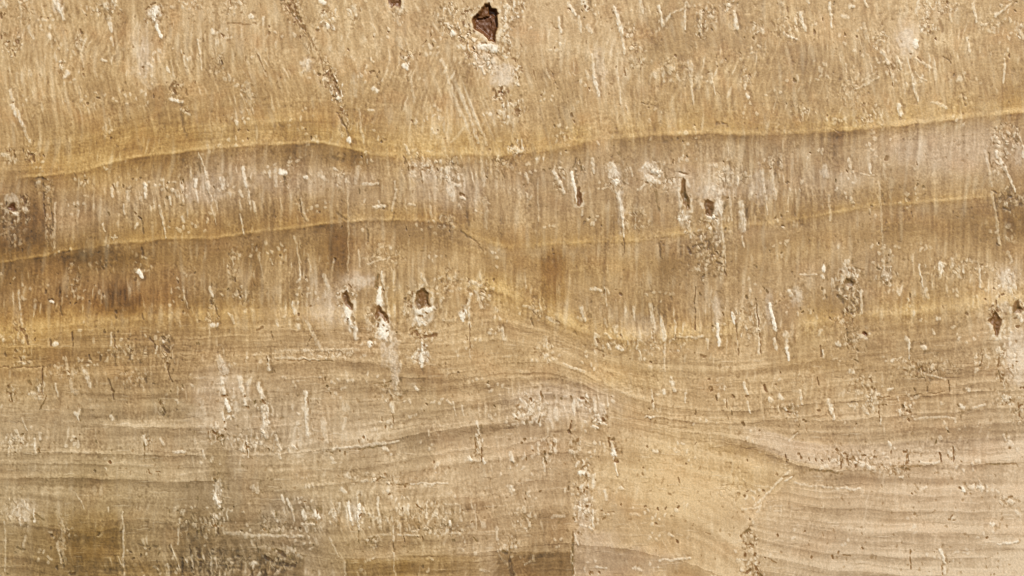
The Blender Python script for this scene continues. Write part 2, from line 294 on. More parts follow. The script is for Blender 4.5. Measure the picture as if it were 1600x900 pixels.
# ------------------------------------------------------------------ inclusions placed where they lie
rs = np.random.RandomState(3)
def _seg(x0, y0, x1, y1, w0, w1):
    pad = max(w0, w1) * 2 + 12
    i0, i1 = np.searchsorted(xs, (min(x0, x1) - pad, max(x0, x1) + pad)); j0, j1 = np.searchsorted(ys, (min(y0, y1) - pad, max(y0, y1) + pad)); w = np.s_[j0:j1, i0:i1]
    xx = X[w] + .5 * WX[w]; yy = Y[w] + .5 * WY[w]; dx = x1 - x0; dy = y1 - y0; L = dx * dx + dy * dy + 1e-6
    t = np.clip(((xx - x0) * dx + (yy - y0) * dy) / L, 0, 1); r = w0 + (w1 - w0) * t
    return w, np.hypot(xx - x0 - t * dx, yy - y0 - t * dy) / np.maximum(r, .4)
def mark(w, m, name, label=None):
    k = new_part(name, label); sub = PID[w]; sub[m] = k
def W(x0, y0, x1, y1, w0=3, w1=None, s=.7, part=None):
    """white calcite blade with a dark parting beside it"""
    w1 = w0 if w1 is None else w1
    w, q = _seg(x0, y0, x1, y1, w0, w1)
    br = .80 + .75 * noise(X[w] / 3.6, Y[w] / 7, 110); q = q + .38 * noise(X[w] / 3.2, Y[w] / 4.5, 118)
    m = (1 - sm(.45, 1.25, q)) * np.clip(br + .5 * (s > .85), .2, 1.1)
    calc[w] = np.maximum(calc[w], s * m); H[w] += 2.4 * s * (1 - sm(.2, 1.3, q)) + s * noise(X[w] / 4, Y[w] / 5, 111) * (q < 1.3)
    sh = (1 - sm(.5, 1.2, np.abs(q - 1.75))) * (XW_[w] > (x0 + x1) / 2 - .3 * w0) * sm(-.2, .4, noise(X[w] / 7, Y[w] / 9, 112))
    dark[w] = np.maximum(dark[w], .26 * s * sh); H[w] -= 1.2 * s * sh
    if part: mark(w, q < 1.05, "calcite_crystal", part if isinstance(part, str) else None)
def D(x0, y0, x1, y1, w0=2, w1=None, s=.7):
    w1 = w0 if w1 is None else w1
    w, q = _seg(x0, y0, x1, y1, w0, w1); m = (1 - sm(.35, 1.25, q)) * sm(-.65, .05, noise(X[w] / 4.5, Y[w] / 6.5, 120)) * (.75 + .25 * (w0 + w1 < 3))
    dark[w] = np.maximum(dark[w], min(1.15 * s, 1) * m); calc[w] *= (1 - m); H[w] -= 4.5 * s * m
def G(cx, cy, rx, ry, s=.5, c=6.5, dk=.5, part=None):
    """granular cluster: rounded pale grains with brown clefts"""
    w, q = _seg(cx, cy, cx, cy, 1, 1)
    i0, i1 = np.searchsorted(xs, (cx - rx * 1.5 - 6, cx + rx * 1.5 + 6)); j0, j1 = np.searchsorted(ys, (cy - ry * 1.5 - 6, cy + ry * 1.5 + 6)); w = np.s_[j0:j1, i0:i1]
    q = np.hypot((XW_[w] - cx) / rx, (YW_[w] - cy) / ry)
    m = 1 - sm(.6, 1.2, q + .5 * noise(X[w] / 8, Y[w] / 8, 113))
    a, b, idv = worley(XW_[w] / c, YW_[w] / (c * 1.2), 114)
    e = sm(.02, .28, b - a)
    zn = sm(-.25, .3, noise(X[w] / 11, Y[w] / 13, 119)); core = sm(.5, .12, a)
    calc[w] = np.maximum(calc[w], 1.6 * s * m * zn * e * np.clip(idv * 1.6 - .45, 0, 1) * (.5 + .5 * core)); dark[w] = np.maximum(dark[w], .5 * dk * m * zn * (1 - e))
    dark[w] = np.maximum(dark[w], dk * m * (idv < .10) * core)
    H[w] += m * zn * (2.2 * e * (.3 + idv) - 1.4)
    nz = noise(X[w] / 4.4 + .2 * WY[w], Y[w] / 8.5 + .15 * WX[w], 121) + .3 * noise(X[w] / 2.4, Y[w] / 3.1, 122)
    calc[w] = np.maximum(calc[w], 1.35 * s * m * sm(.12, .62, nz)); dark[w] = np.maximum(dark[w], .85 * dk * m * sm(.22, .8, -nz) * (.35 + .9 * zn)); H[w] += 1.2 * m * nz
    if part: mark(w, q < .95, "crystal_cluster", part if isinstance(part, str) else None)
def C(poly, depth=22, s=1., part=None, tilt=0.):
    p = np.array(poly, float); x0, y0 = p.min(0) - 14; x1, y1 = p.max(0) + 14
    i0, i1 = np.searchsorted(xs, (x0, x1)); j0, j1 = np.searchsorted(ys, (y0, y1)); w = np.s_[j0:j1, i0:i1]
    xx = X[w] + WX[w] * .7; yy = Y[w] + WY[w] * .7
    dist = np.full(xx.shape, 1e9); ins = np.zeros(xx.shape, bool)
    for k in range(len(p)):
        a = p[k]; b = p[(k + 1) % len(p)]; e = b - a
        t = np.clip(((xx - a[0]) * e[0] + (yy - a[1]) * e[1]) / (e @ e + 1e-9), 0, 1)
        dist = np.minimum(dist, np.hypot(xx - a[0] - t * e[0], yy - a[1] - t * e[1]))
        c = ((a[1] > yy) != (b[1] > yy)) & (xx < (b[0] - a[0]) * (yy - a[1]) / (b[1] - a[1] + 1e-9) + a[0]); ins ^= c
    sd = np.where(ins, dist, -dist); m = sm(-1.8, .6, sd); inn = sm(-1.5, 4, sd); depth = min(depth, 20) if depth > 30 else 9
    fa, fb, fi = worley(X[w] / 13, Y[w] / 15, 115)
    H[w] = H[w] * (1 - m) - depth * inn * (.75 + .35 * fi) + 2.2 * noise(X[w] / 5, Y[w] / 6, 116) * inn
    calc[w] *= (1 - m); dark[w] = np.where(m > 0, dark[w] * (1 - m) + s * m * (.86 + .14 * fi), dark[w])
    rim = np.exp(-((sd + 4) / 3.4) ** 2); calc[w] = np.maximum(calc[w], .6 * rim * sm(-.1, .45, noise(X[w] / 8, Y[w] / 9, 117) + .25 * (YW_[w] > p[:, 1].mean()))); H[w] += 1.0 * rim
    mark(w, sd > -.2, "cavity", part)
def ell(cx, cy, rx, ry, n=11, j=.22):
    r = np.random.RandomState(int(cx * 7 + cy)); return [(cx + rx * math.cos(2*math.pi*k/n) * (1 + j * (r.rand() * 2 - 1)), cy + ry * math.sin(2*math.pi*k/n) * (1 + j * (r.rand() * 2 - 1))) for k in range(n)]

WH = [ # x0 y0 x1 y1 w0 w1 strength
(86,0,93,12,5,5,.8),(93,14,100,30,4,3,.7),(75,55,78,60,5,4,.6),(45,40,52,62,4,2,.4),(15,142,22,160,3,3,.6),(20,165,36,196,5,3,.75),(36,198,48,224,3,2,.5),(120,60,131,104,4,2,.35),(165,8,168,12,6,4,.7),(178,3,180,8,6,4,.7),
(170,30,174,48,4,3,.7),(174,58,176,72,2,2,.5),(242,16,240,28,8,5,.9),(245,36,251,58,3,3,1.),(160,93,168,97,3,2,.6),(262,105,265,112,3,2,.6),(268,156,285,158,4,3,.85),(308,62,313,84,2,2,.55),(313,85,316,110,2,1,.45),(330,48,338,52,3,3,.7),
(392,25,395,27,4,3,.8),(5,5,8,10,5,4,.5),(32,0,34,60,2,1,.3),(210,110,235,140,8,4,.25),(386,130,392,170,6,3,.3),(104,115,102,120,5,3,.7),(100,128,103,160,2,2,.3),(124,135,126,160,2,2,.3),
(503,2,506,4,5,4,.9),(510,38,512,40,4,4,.9),(520,40,522,44,4,3,.8),(462,28,467,32,3,3,.6),(470,100,482,96,4,3,.6),(485,95,472,114,4,2,.6),(552,10,556,22,5,3,.5),(706,51,708,53,4.5,4.5,1.),(750,71,774,76,6,7,1.),(757,88,772,96,7,5,.5),(745,100,770,112,7,5,.4),
(518,136,518,142,4,4,.8),(527,148,529,152,4,4,.8),(545,218,546,220,4.5,4.5,1.),(633,92,634,94,3.5,3,.8),(632,103,635,105,5,4,.9),(583,138,590,143,4,3,.8),(576,172,584,173,2,2,.6),(622,28,624,38,5,3,.4),(690,92,720,180,3,3,.4),(722,150,748,222,3,3,.5),(734,158,760,225,2,2,.4),(736,190,705,222,3,2,.3),(692,185,698,222,3,2,.35),(560,170,568,222,2,2,.35),
(400,78,416,118,3,2,.35),(412,28,411,40,3,2,.5),(478,70,484,82,3,2,.4),(622,60,628,75,6,4,.3),(640,110,648,160,3,2,.3),(553,120,556,150,6,4,.3),(790,8,794,12,4,4,.8),(792,18,790,24,3,3,.6),(790,40,792,42,4,4,.7),(788,62,797,66,4,3,.6),(785,160,786,185,3,2,.6),(795,165,800,190,6,5,.35),
(889,5,899,24,3,3,.7),(910,0,918,14,6,4,.7),(873,28,876,50,3,2,.7),(905,28,907,50,3,2,.55),(919,40,924,50,4,3,.5),(960,10,971,50,3,4,.8),(971,50,976,84,3,2,.7),(1000,0,1004,20,4,2,.5),(1030,10,1036,40,3,3,.75),(1046,24,1037,38,2,3,.6),(1047,22,1070,12,2,2,.5),(1071,6,1070,46,2.5,2,.65),(1095,18,1095,58,3,2,.6),(1108,24,1113,28,4,3,.5),
(1147,18,1151,44,2.5,4,.75),(1186,44,1192,50,4,4,.5),(1135,8,1142,10,4,3,.5),(925,85,929,118,2,3,.6),(930,122,935,150,4,2,.8),(985,88,1000,110,4,3,.3),(1035,108,1038,128,3,2,.5),(1078,98,1080,130,5,4,.5),(1080,135,1085,165,3,1,.5),(1110,115,1118,148,2,1,.5),(1166,120,1164,140,4,2,.5),(1167,149,1169,153,3.5,3,.8),(975,80,975,150,8,4,.2),
(1251,20,1258,48,3,2.5,.75),(1232,58,1244,60,2.5,2.5,.8),(1226,52,1230,58,3,2,.6),(1296,4,1299,42,2.5,2,.8),(1318,24,1324,26,4,3,.4),(1329,10,1334,11,4,3,.7),(1262,0,1264,6,3,2,.6),(1220,5,1222,10,5,3,.5),(1350,36,1354,60,3,3,.3),(1350,0,1357,10,2,2,.6),
(1430,66,1432,72,5,4,.9),(1424,78,1422,90,4,3,.4),(1436,0,1432,20,3,3,.5),(1447,16,1451,26,4,3,.6),(1441,42,1440,50,3,2,.7),(1469,12,1473,20,4,3,.5),(1484,10,1487,34,3,2,.45),(1520,5,1526,36,2.5,2,.65),(1555,26,1566,16,3,2,.6),(1566,16,1582,4,2,2,.5),(1378,80,1390,100,3,3,.7),(1393,98,1398,106,2,2,.4),(1392,110,1396,132,2,2,.5),
(1336,140,1372,122,2,2,.5),(1342,130,1370,112,2,1,.35),(1432,92,1454,106,2,3,.55),(1426,122,1434,158,4,2,.6),(1430,114,1446,126,2,1,.5),(1403,163,1408,178,4,4,.8),(1404,92,1408,106,2,2,.5),(1455,160,1478,168,2,4,.5),(1512,58,1516,80,3,2,.5),(1570,92,1568,128,2.5,2,.6),(1592,44,1598,60,4,3,.5),(1500,150,1510,154,2,2,.4),(1322,100,1323,115,2,1,.4),(1370,170,1380,190,3,2,.3),(1330,145,1336,195,5,4,.25),
(12,310,22,316,8,6,.45),(16,333,27,334,4,4,.8),(38,326,42,330,4,4,.6),(60,285,60,290,4,4,.5),(11,240,17,250,4,3,.45),(86,318,84,388,2,2,.4),(175,295,176,308,3,2,.5),(226,287,228,308,3,2,.8),(200,300,200,312,4,3,.5),(220,310,222,314,4,2,.5),(193,320,196,335,2,2,.5),(250,322,256,350,3,2,.55),(256,350,259,372,2,1,.6),(265,308,266,320,3,2,.7),(270,298,274,299,3.5,3,.7),
(305,280,305,293,4,3,.85),(283,285,285,300,3,2,.5),(325,285,326,300,5,2,.5),(335,305,340,328,3,1,.4),(347,280,349,294,5,4,.6),(380,262,384,290,3.5,3,.75),(386,285,390,318,3,2,.55),(374,298,379,308,3,2,.5),(396,315,399,330,3,2,.5),(375,335,382,366,1.5,1.5,.6),(310,240,322,270,1.5,1.5,.6),(322,270,330,312,3,2,.5),(330,320,338,350,2,1,.4),(284,338,288,348,3,2,.5),(214,350,211,356,3,2,.6),(217,425,222,432,5,3,1.),(175,370,182,371,1.5,1.5,.6),(178,366,178,374,1.5,1.5,.6),(160,350,164,362,2,1,.5),(163,154+225,165,380,2,2,.3),(163,262,165,264,3,3,.7),
(438,268,446,271,4,4,.9),(421,268,422,276,3,2,.6),(430,265,432,290,4,3,.4),(475,276,480,278,3,3,.7),(500,272,508,280,5,3,.4),(522,263,528,265,3,2,.6),(560,262,556,285,4,3,.4),(568,288,590,287,2.5,2.5,.6),(584,323,600,322,2.5,3,.8),(591,313,594,320,2,2,.6),(616,284,618,296,2,2,.5),(620,297,612,328,2,2,.4),(640,318,648,320,3,2,.5),(660,255,661,280,2,2,.5),(672,250,676,270,2,2,.5),
(645,262,648,275,4,3,.5),(698,262,700,282,5,4,.5),(700,283,716,290,3,3,.55),(704,294,708,312,8,4,.5),(720,308,726,310,2,2,.7),(752,248,756,290,3,2,.4),(470,312,480,345,2,2,.5),(544,295,544,438,1.5,1.5,.3),(405,395,408,425,3,1,.35),(505,430,514,450,4,3,.5),(650,232,636,240,2,2,.4),(632,225,640,242,2,2,.5),(672,322,674,340,2,2,.35),(758,310,760,355,4,3,.25),(700,345,706,350,3,3,.4),
(460,370,470,420,2,1,.4),(480,395,486,425,1.5,1.5,.35),(560,390,562,415,1.5,1.5,.4),(597,425,599,450,2.5,2.5,.7),(660,430,668,446,4,3,.5),(735,440,752,446,5,3,.6),(574,412,602,404,1.5,1.5,.4),(422,405,426,415,2,1,.4),
(866,268,882,300,3,3,.7),(893,270,903,318,3,2.5,.9),(925,248,928,270,3,2,.55),(956,262,965,290,10,6,.7),(963,282,964,285,4,4,1.),(965,295,973,340,5,3,.75),(973,340,975,370,3,1,.75),(1010,258,1030,270,5,5,.8),(1014,280,1028,284,5,4,.75),(998,296,1006,290,3,2,.5),(1064,335,1070,350,6,6,.6),(1075,350,1080,372,4,2,.6),(1104,296,1124,300,7,6,.5),(1122,312,1124,334,6,7,.75),(1108,338,1116,338,4,4,.9),
(1140,310,1144,345,3,1,.4),(1158,318,1162,362,5,3,.65),(1160,370,1162,385,2,1,.5),(1137,260,1140,290,4,3,.4),(1190,265,1195,300,4,2,.5),(1196,300,1199,335,2,1,.5),(1175,290,1172,310,5,3,.3),(1128,360,1132,400,3,2.5,.55),(1133,400,1134,430,1,1,.5),(840,280,842,345,2,1,.25),(806,232,814,236,5,3,.5),(985,262,988,275,2,2,.4),(910,328,909,336,3,2,.5),(1100,345,1118,350,2,2,.4),(822,272,826,285,3,2,.5),
(1204,252,1212,312,3,3,.5),(1288,262,1290,278,6,3,.45),(1325,250,1330,262,3,2,.6),(1358,258,1360,270,3,2,.65),(1345,272,1365,274,1.5,1.5,.4),(1540,236,1550,290,3,3,.35),(1550,300,1562,380,2.5,3,.45),(1557,238,1570,262,3,4,.75),(1570,262,1586,300,3,2,.75),(1598,228,1600,244,3,3,.85),(1572,318,1574,322,3,2,.6),(1296,305,1298,345,2,2,.35),(1374,285,1382,430,2,2,.3),(1382,257,1384,265,3,2,.3),
(1287,418,1287,421,4,4,.95),(1285,430,1286,434,3,3,.8),(1321,418,1338,430,4,4,.75),(1318,425,1316,442,3,3,.6),(1324,408,1322,415,4,3,.6),(1383,430,1390,446,3,3,.6),(1380,415,1392,418,2,2,.5),(1471,412,1471,424,4.5,4,.85),(1488,404,1490,414,3,3,.5),(1506,416,1506,426,3,2,.7),(1436,415,1441,448,2,1,.7),(1530,415,1532,450,2,2,.6),(1575,394,1580,408,3,2,.5),(1571,428,1580,450,6,8,.5),(1300,435,1302,448,3,3,.5),(1250,430,1275,428,1.5,1.5,.5),
(29,455,35,505,2,2,.5),(79,471,83,472,3,2,.9),(285,450,294,480,2,1,.5),(328,450,331,463,3,2,.7),(332,508,339,508,4,3,.8),(55,470,52,495,3,1,.4),(360,492,366,505,3,2,.5),(84,538,90,537,3.5,3,.8),(174,520,173,540,2,2,.5),(246,540,244,554,1.5,1.5,.6),(256,533,260,532,4,3,.7),(33,568,40,568,3,2,.7),(132,580,142,605,4,3,.6),(60,604,63,614,3,2,.8),(52,615,66,622,6,4,.35),(102,560,112,605,3,3,.35),(115,610,119,614,5,4,.5),
(118,645,124,655,4,2,.6),(123,640,122,652,3,2,.6),(174,650,176,656,3,3,.6),(344,562,350,580,7,4,.45),(347,590,351,616,3,2.5,.75),(353,628,358,642,4,3,.9),(347,645,350,658,3,2,.6),(374,590,378,605,5,4,.6),(378,605,385,634,3,2.5,.7),(368,632,372,640,7,5,.35),(388,600,392,590,3,2,.5),(88,600,90,620,2,1,.5),(315,630,320,645,6,3,.3),(34,655,42,672,2,1,.4),(300,645,330,655,10,4,.15),
(540,482,546,498,4,5,.95),(545,498,550,510,4,3,.95),(555,505,556,528,3,3.5,.85),(578,536,579,540,4.5,4.5,.9),(592,450,594,475,3.5,5,1.),(597,492,600,520,3,11,.95),(572,495,578,515,4,4,.4),(606,515,612,560,13,10,.4),(612,560,620,600,9,3,.38),(619,598,622,618,3,2,.5),(604,455,606,500,2.5,2,.5),(656,486,672,482,7,7,.95),(655,500,664,505,7,4,.9),(648,500,645,510,4,3,.5),(636,475,640,492,5,3,.35),
(659,536,660,572,2,3,.9),(653,545,648,560,2,2,.7),(663,555,668,550,2,2,.6),(735,460,730,478,3,3,.7),(722,494,728,488,4.5,4,1.),(733,480,734,510,2,2.5,.6),(744,450,752,480,4,3,.5),(734,532,735,560,1.5,1,.35),(774,482,775,486,3,3,.5),(785,512,786,530,2,2,.5),(457,473,462,490,3,3,.75),(480,502,500,545,3,4,.4),(465,508,468,512,4,3,.5),(433,500,434,508,3,2,.5),(418,560,420,578,2,3,.7),(404,600,410,622,4,4,.75),(412,632,416,682,5,5,.7),
(477,612,479,625,4,4,.85),(478,630,480,680,3,2.5,.65),(505,655,510,690,5,4,.35),(540,655,536,670,3,2,.4),(612,632,614,642,4,3,.55),(614,655,612,668,2,2,.5),(640,650,650,648,3,2,.4),(650,605,652,608,3,3,.7),(708,628,712,650,2,1,.5),(722,632,724,650,2,1,.5),(745,660,750,680,3,2,.6),(765,650,768,655,4,3,.4),(470,560,478,562,3,2,.5),(430,548,560,545,2,2,.3),(430,558,500,562,1.5,1.5,.4),(500,545,560,548,3,3,.22),
(908,480,915,500,4,3,.6),(902,496,913,500,3,3,.4),(925,451,940,455,3,2,.55),(945,450,948,478,2,1,.4),(944,500,948,510,3,2,.4),(930,522,932,540,3,3,.55),(951,540,953,545,3,3,.6),(962,512,963,518,5,4,.5),(966,543,972,546,4,4,.85),(990,480,992,500,2.5,2,.55),(1016,475,1024,520,3,3,.55),(1033,495,1038,530,3,4,.7),(1020,520,1022,535,3,2,.6),(1055,500,1056,530,2,2,.5),(1060,527,1100,526,2,2,.5),(1117,468,1121,510,6,4,.35),(1121,505,1124,540,2.5,3.5,.9),
(1145,490,1147,504,2.5,3,.95),(1105,530,1106,545,2,1,.5),(1182,485,1184,515,3,3,.65),(1186,515,1186,552,2,2,.55),(1151,520,1152,552,1,1,.5),(1038,545,1039,580,2,1.5,.45),(998,550,1003,562,1.5,1.5,.6),(1049,590,1054,612,3,2,.6),(1037,610,1038,615,3,3,.8),(1018,610,1022,640,1.5,1.5,.5),(1163,600,1168,615,3,2,.65),(1168,628,1172,645,2,2,.6),(1072,615,1070,630,2,1,.5),(1010,652,1022,652,3,2,.7),(845,620,844,640,2,2,.6),(828,632,832,660,6,3,.55),(803,645,806,655,2,2,.7),(806,652,818,648,2,2,.5),
(868,640,870,655,4,4,.5),(906,624,918,626,4,3,.75),(928,622,930,640,2,3,.5),(943,655,932,662,2.5,2.5,1.),(926,666,934,670,2,2,.8),(843,655,844,665,2,2,.6),(935,660,946,663,2,2,.7),(880,568,908,580,2,2,.45),(818,478,840,485,3,2,.4),(855,495,872,506,3,2,.45),(1180,520,1196,505,5,3,.3),
(1203,474,1212,516,2.5,3.5,1.),(1228,522,1230,545,5,4,.5),(1230,545,1232,562,3,2.5,.9),(1210,530,1213,548,3,2,.6),(1236,460,1234,456,3,3,.8),(1245,455,1250,468,8,5,.45),(1310,536,1312,538,5,4,.7),(1284,548,1286,558,3,2,.6),(1344,455,1346,490,1.5,2,.6),(1420,532,1422,560,3,1.5,.75),(1416,528,1420,536,4,3,.5),(1441,540,1446,545,4,3,.8),(1393,564,1398,560,3,2,.6),(1465,497,1468,497,4,3,.6),(1488,512,1492,510,3,3,.5),(1560,545,1561,556,4.5,4,.7),(1590,492,1596,500,5,4,.7),(1446,450,1449,464,3,3,.5),(1458,515,1460,522,2,2,.5),(1442,583,1470,590,2,2,.6),(1585,555,1587,585,2,1,.5),
(1329,580,1333,582,4,3,.6),(1250,610,1253,632,2,2,.6),(1366,612,1370,630,5,4,.5),(1295,624,1300,645,3,3,.7),(1300,640,1302,656,2.5,2,.8),(1228,638,1234,645,2.5,2,.7),(1238,632,1242,648,2,1,.6),(1403,640,1412,648,3,2,.6),(1350,636,1355,645,4,3,.5),(1375,652,1376,662,2,2,.5),(1501,635,1504,638,4,4,.7),(1512,608,1515,610,3,3,.6),(1568,620,1580,622,4,3,.85),(1526,579,1530,578,4,2,.6),(1218,620,1222,622,5,3,.6),(1203,624,1205,626,4,4,.7),(1388,608,1395,606,3,2,.6),(1520,638,1540,632,2,2,.5),(1470,540+150-60,1474,632,2,2,.3),(1430,654,1490,652,2,2,.4),
(28,680,36,692,2,2,.5),(53,686,56,708,2.5,2,.75),(62,678,64,686,2.5,2,.6),(225,680,227,694,3,2,.6),(250,685,256,695,2,2,.5),(272,706,288,706,3,3,.7),(318,706,320,716,2,2,.5),(385,680,388,715,2,1.5,.55),(342,755,338,772,6,5,.5),(336,772,342,790,2.5,3.5,.95),(335,805,338,808,5,4,.7),(320,820,340,822,2,2,.5),(53,795,54,815,1.5,2,.75),(28,790,33,820,3,2.5,.55),(34,782,46,796,3,2,.4),(20,790,30,808,4,3,.35),(96,812,100,880,4,3,.35),(192,800,193,900,1.5,2,.5),(8,815,9,895,1.5,1.5,.4),(168,792,170,800,1.5,1.5,.5),(90,848,96,880,3,2,.5),(40,838,36,860,2,2,.4),
(120,772,132,795,1.5,1,.35),(355,800,356,815,2,1,.5),(350,832,395,836,3,3,.4),(280,810,278,850,2,1.5,.45),(395,760,402,770,5,3,.45),(392,882,402,880,3,3,.6),(330,870,331,900,2,2,.5),(300,868,302,895,2,2,.5),(262,880,264,900,2,2,.45),(355,880,352,900,2,1,.4),(240,885,250,892,2,2,.4),
(413,676,416,685,4,3,.55),(430,680,438,702,2.5,2.5,.6),(458,696,464,702,3,2,.6),(437,708,438,716,2,2,.6),(482,676,484,682,2.5,2,.6),(520,702,600,692,2,3,.55),(600,692,622,690,2,2,.5),(600,700,606,703,4,3,.7),(608,709,612,710,3,2,.6),(543,742,548,746,5,4,.5),(533,764,540,768,4,3,.55),(402,756,404,768,2.5,2,.5),(440,774,444,785,2.5,2.5,.6),(449,778,456,795,2,2.5,.6),(456,795,460,815,2,1,.5),
(474,800,476,808,4,4,.8),(494,800,498,808,4.5,4,.95),(520,795,524,812,4,4,.65),(530,785,531,800,2,2,.5),(544,785,548,812,2.5,2.5,.9),(549,812,551,820,2,2,.7),(562,788,560,806,3,4,.95),(560,808,560,828,3,1.5,.85),(568,794,570,800,2,2,.6),(472,818,490,820,2,2,.6),(478,822,480,830,4,3,.5),(428,800,434,815,3,2,.5),(400,836,470,838,2.5,3,.5),(590,776,592,805,2,2,.6),(592,808,596,818,3,2,.65),(602,808,608,816,2,2,.5),(637,788,638,815,2,1,.6),
(667,785,666,810,2,3,.5),(615,820,615,845,2,2,.6),(625,818,626,835,2,1,.4),(703,814,704,822,2.5,3,.9),(655,790,657,798,1.5,1.5,.4),(583,844,588,848,3,2,.5),(620,836,655,837,2,2,.5),(645,825,650,832,3,2,.4),(680,835,684,828,2,2,.5),(700,834,716,832,2,2,.4),(733,715,736,718,3,3,.8),(754,718,757,724,3.5,3,.8),(746,680,750,700,3,2.5,.6),(797,708,800,720,3,4,.7),(795,760,802,770,4,5,.45),(776,826,778,850,3,2,.45),(614,862,617,900,1.5,1.5,.4),(538,878,539,900,2,1.5,.4),(640,756,700,754,1.5,1.5,.5),(575,838,610,834,2,2,.3),(718,790,720,815,1.5,1.5,.4),(742,790,744,825,1.5,1.5,.35),(450,855,470,870,3,3,.4),(752,890,765,893,3,2,.45),(728,718,760,722,2,2,.3),(514,840,530,870,2,1,.35),
(867,686,868,708,3,3,.55),(892,706,897,708,4,3,.6),(900,728,904,722,2.5,2,.7),(849,718,850,737,1.5,1.5,.6),(841,695,842,710,1.5,1.5,.5),(911,720,911,732,2,2,.6),(908,739,914,740,4.5,4,1.),(928,742,926,760,4,3,.6),(913,768,914,785,2,2,.6),(900,790,920,798,2,2.5,.6),(926,798,927,826,2,2,.7),(912,820,926,828,2,2,.6),(946,766,947,780,3,3,.6),(959,704,960,709,6,5,1.),(960,723,965,742,2,1.5,.75),(970,762,972,764,3.5,3,.6),(1022,704,1026,705,3,3,.6),(1056,706,1060,707,3,3,.5),(880,806,862,808,3,3,.4),(801,720,803,722,3,3,.7),(801,762,802,765,3,3,.7),(905,690,906,700,2,1,.4),(985,802,998,805,2,2,.3),(1045,835,1052,838,3,2,.5),(1030,875,1078,872,2,2,.5),(930,886,948,888,2,2,.5),(992,888,1000,890,4,3,.5),(833,868,835,876,2,2,.5),(820,882,830,876,2,2,.4),(780,866,806,900,2,2,.25),(1160,795,1186,792,2,2,.4),(1184,800,1192,780,2,1,.4),(897,835,903,850,3,2,.5),(893,862,896,900,2,2,.55),
(1185,785,1234,735,2,2,.5),(1226,752,1238,745,2.5,1.5,.6),(1232,690,1246,676,1.5,1.5,.4),(1358,728,1361,731,4,4,.85),(1346,728,1350,726,4,3,.6),(1390,692,1391,695,3,3,.7),(1503,763,1506,766,4,3,.9),(1528,762,1536,762,3,3,.7),(1530,752,1533,760,2,2,.6),(1488,808,1490,812,3,3,.4),(1550,818,1552,820,4,4,.8),(1576,783,1582,785,4,3,.5),(1560,850,1590,846,2,2,.75),(1470,858,1476,880,3,2,.75),(1475,888,1476,895,3,3,.5),(1336,721,1350,724,2,2,.5),(1410,744,1405,745,3,2,.6),(1437,722,1468,722,2,2,.5),(1400,700,1392,699,2,2,.4),(1568,672+8,1572,688,2,2,.5),(1483,706,1486,710,4,4,.5),(1488,700,1489,722,1,1,.5),(1439,765,1448,760,3,2,.5),(1588,798,1590,802,3,3,.4),(1240,755,1300,762,2,2,.4),(1300,762,1345,764,2,2,.5)]
big = sorted([(max(a[4], a[5]) * (a[6] ** 2) * (8 + math.hypot(a[2]-a[0], a[3]-a[1])), k) for k, a in enumerate(WH) if a[6] >= .7], reverse=True)
bigset = {k for _, k in big[:64]}
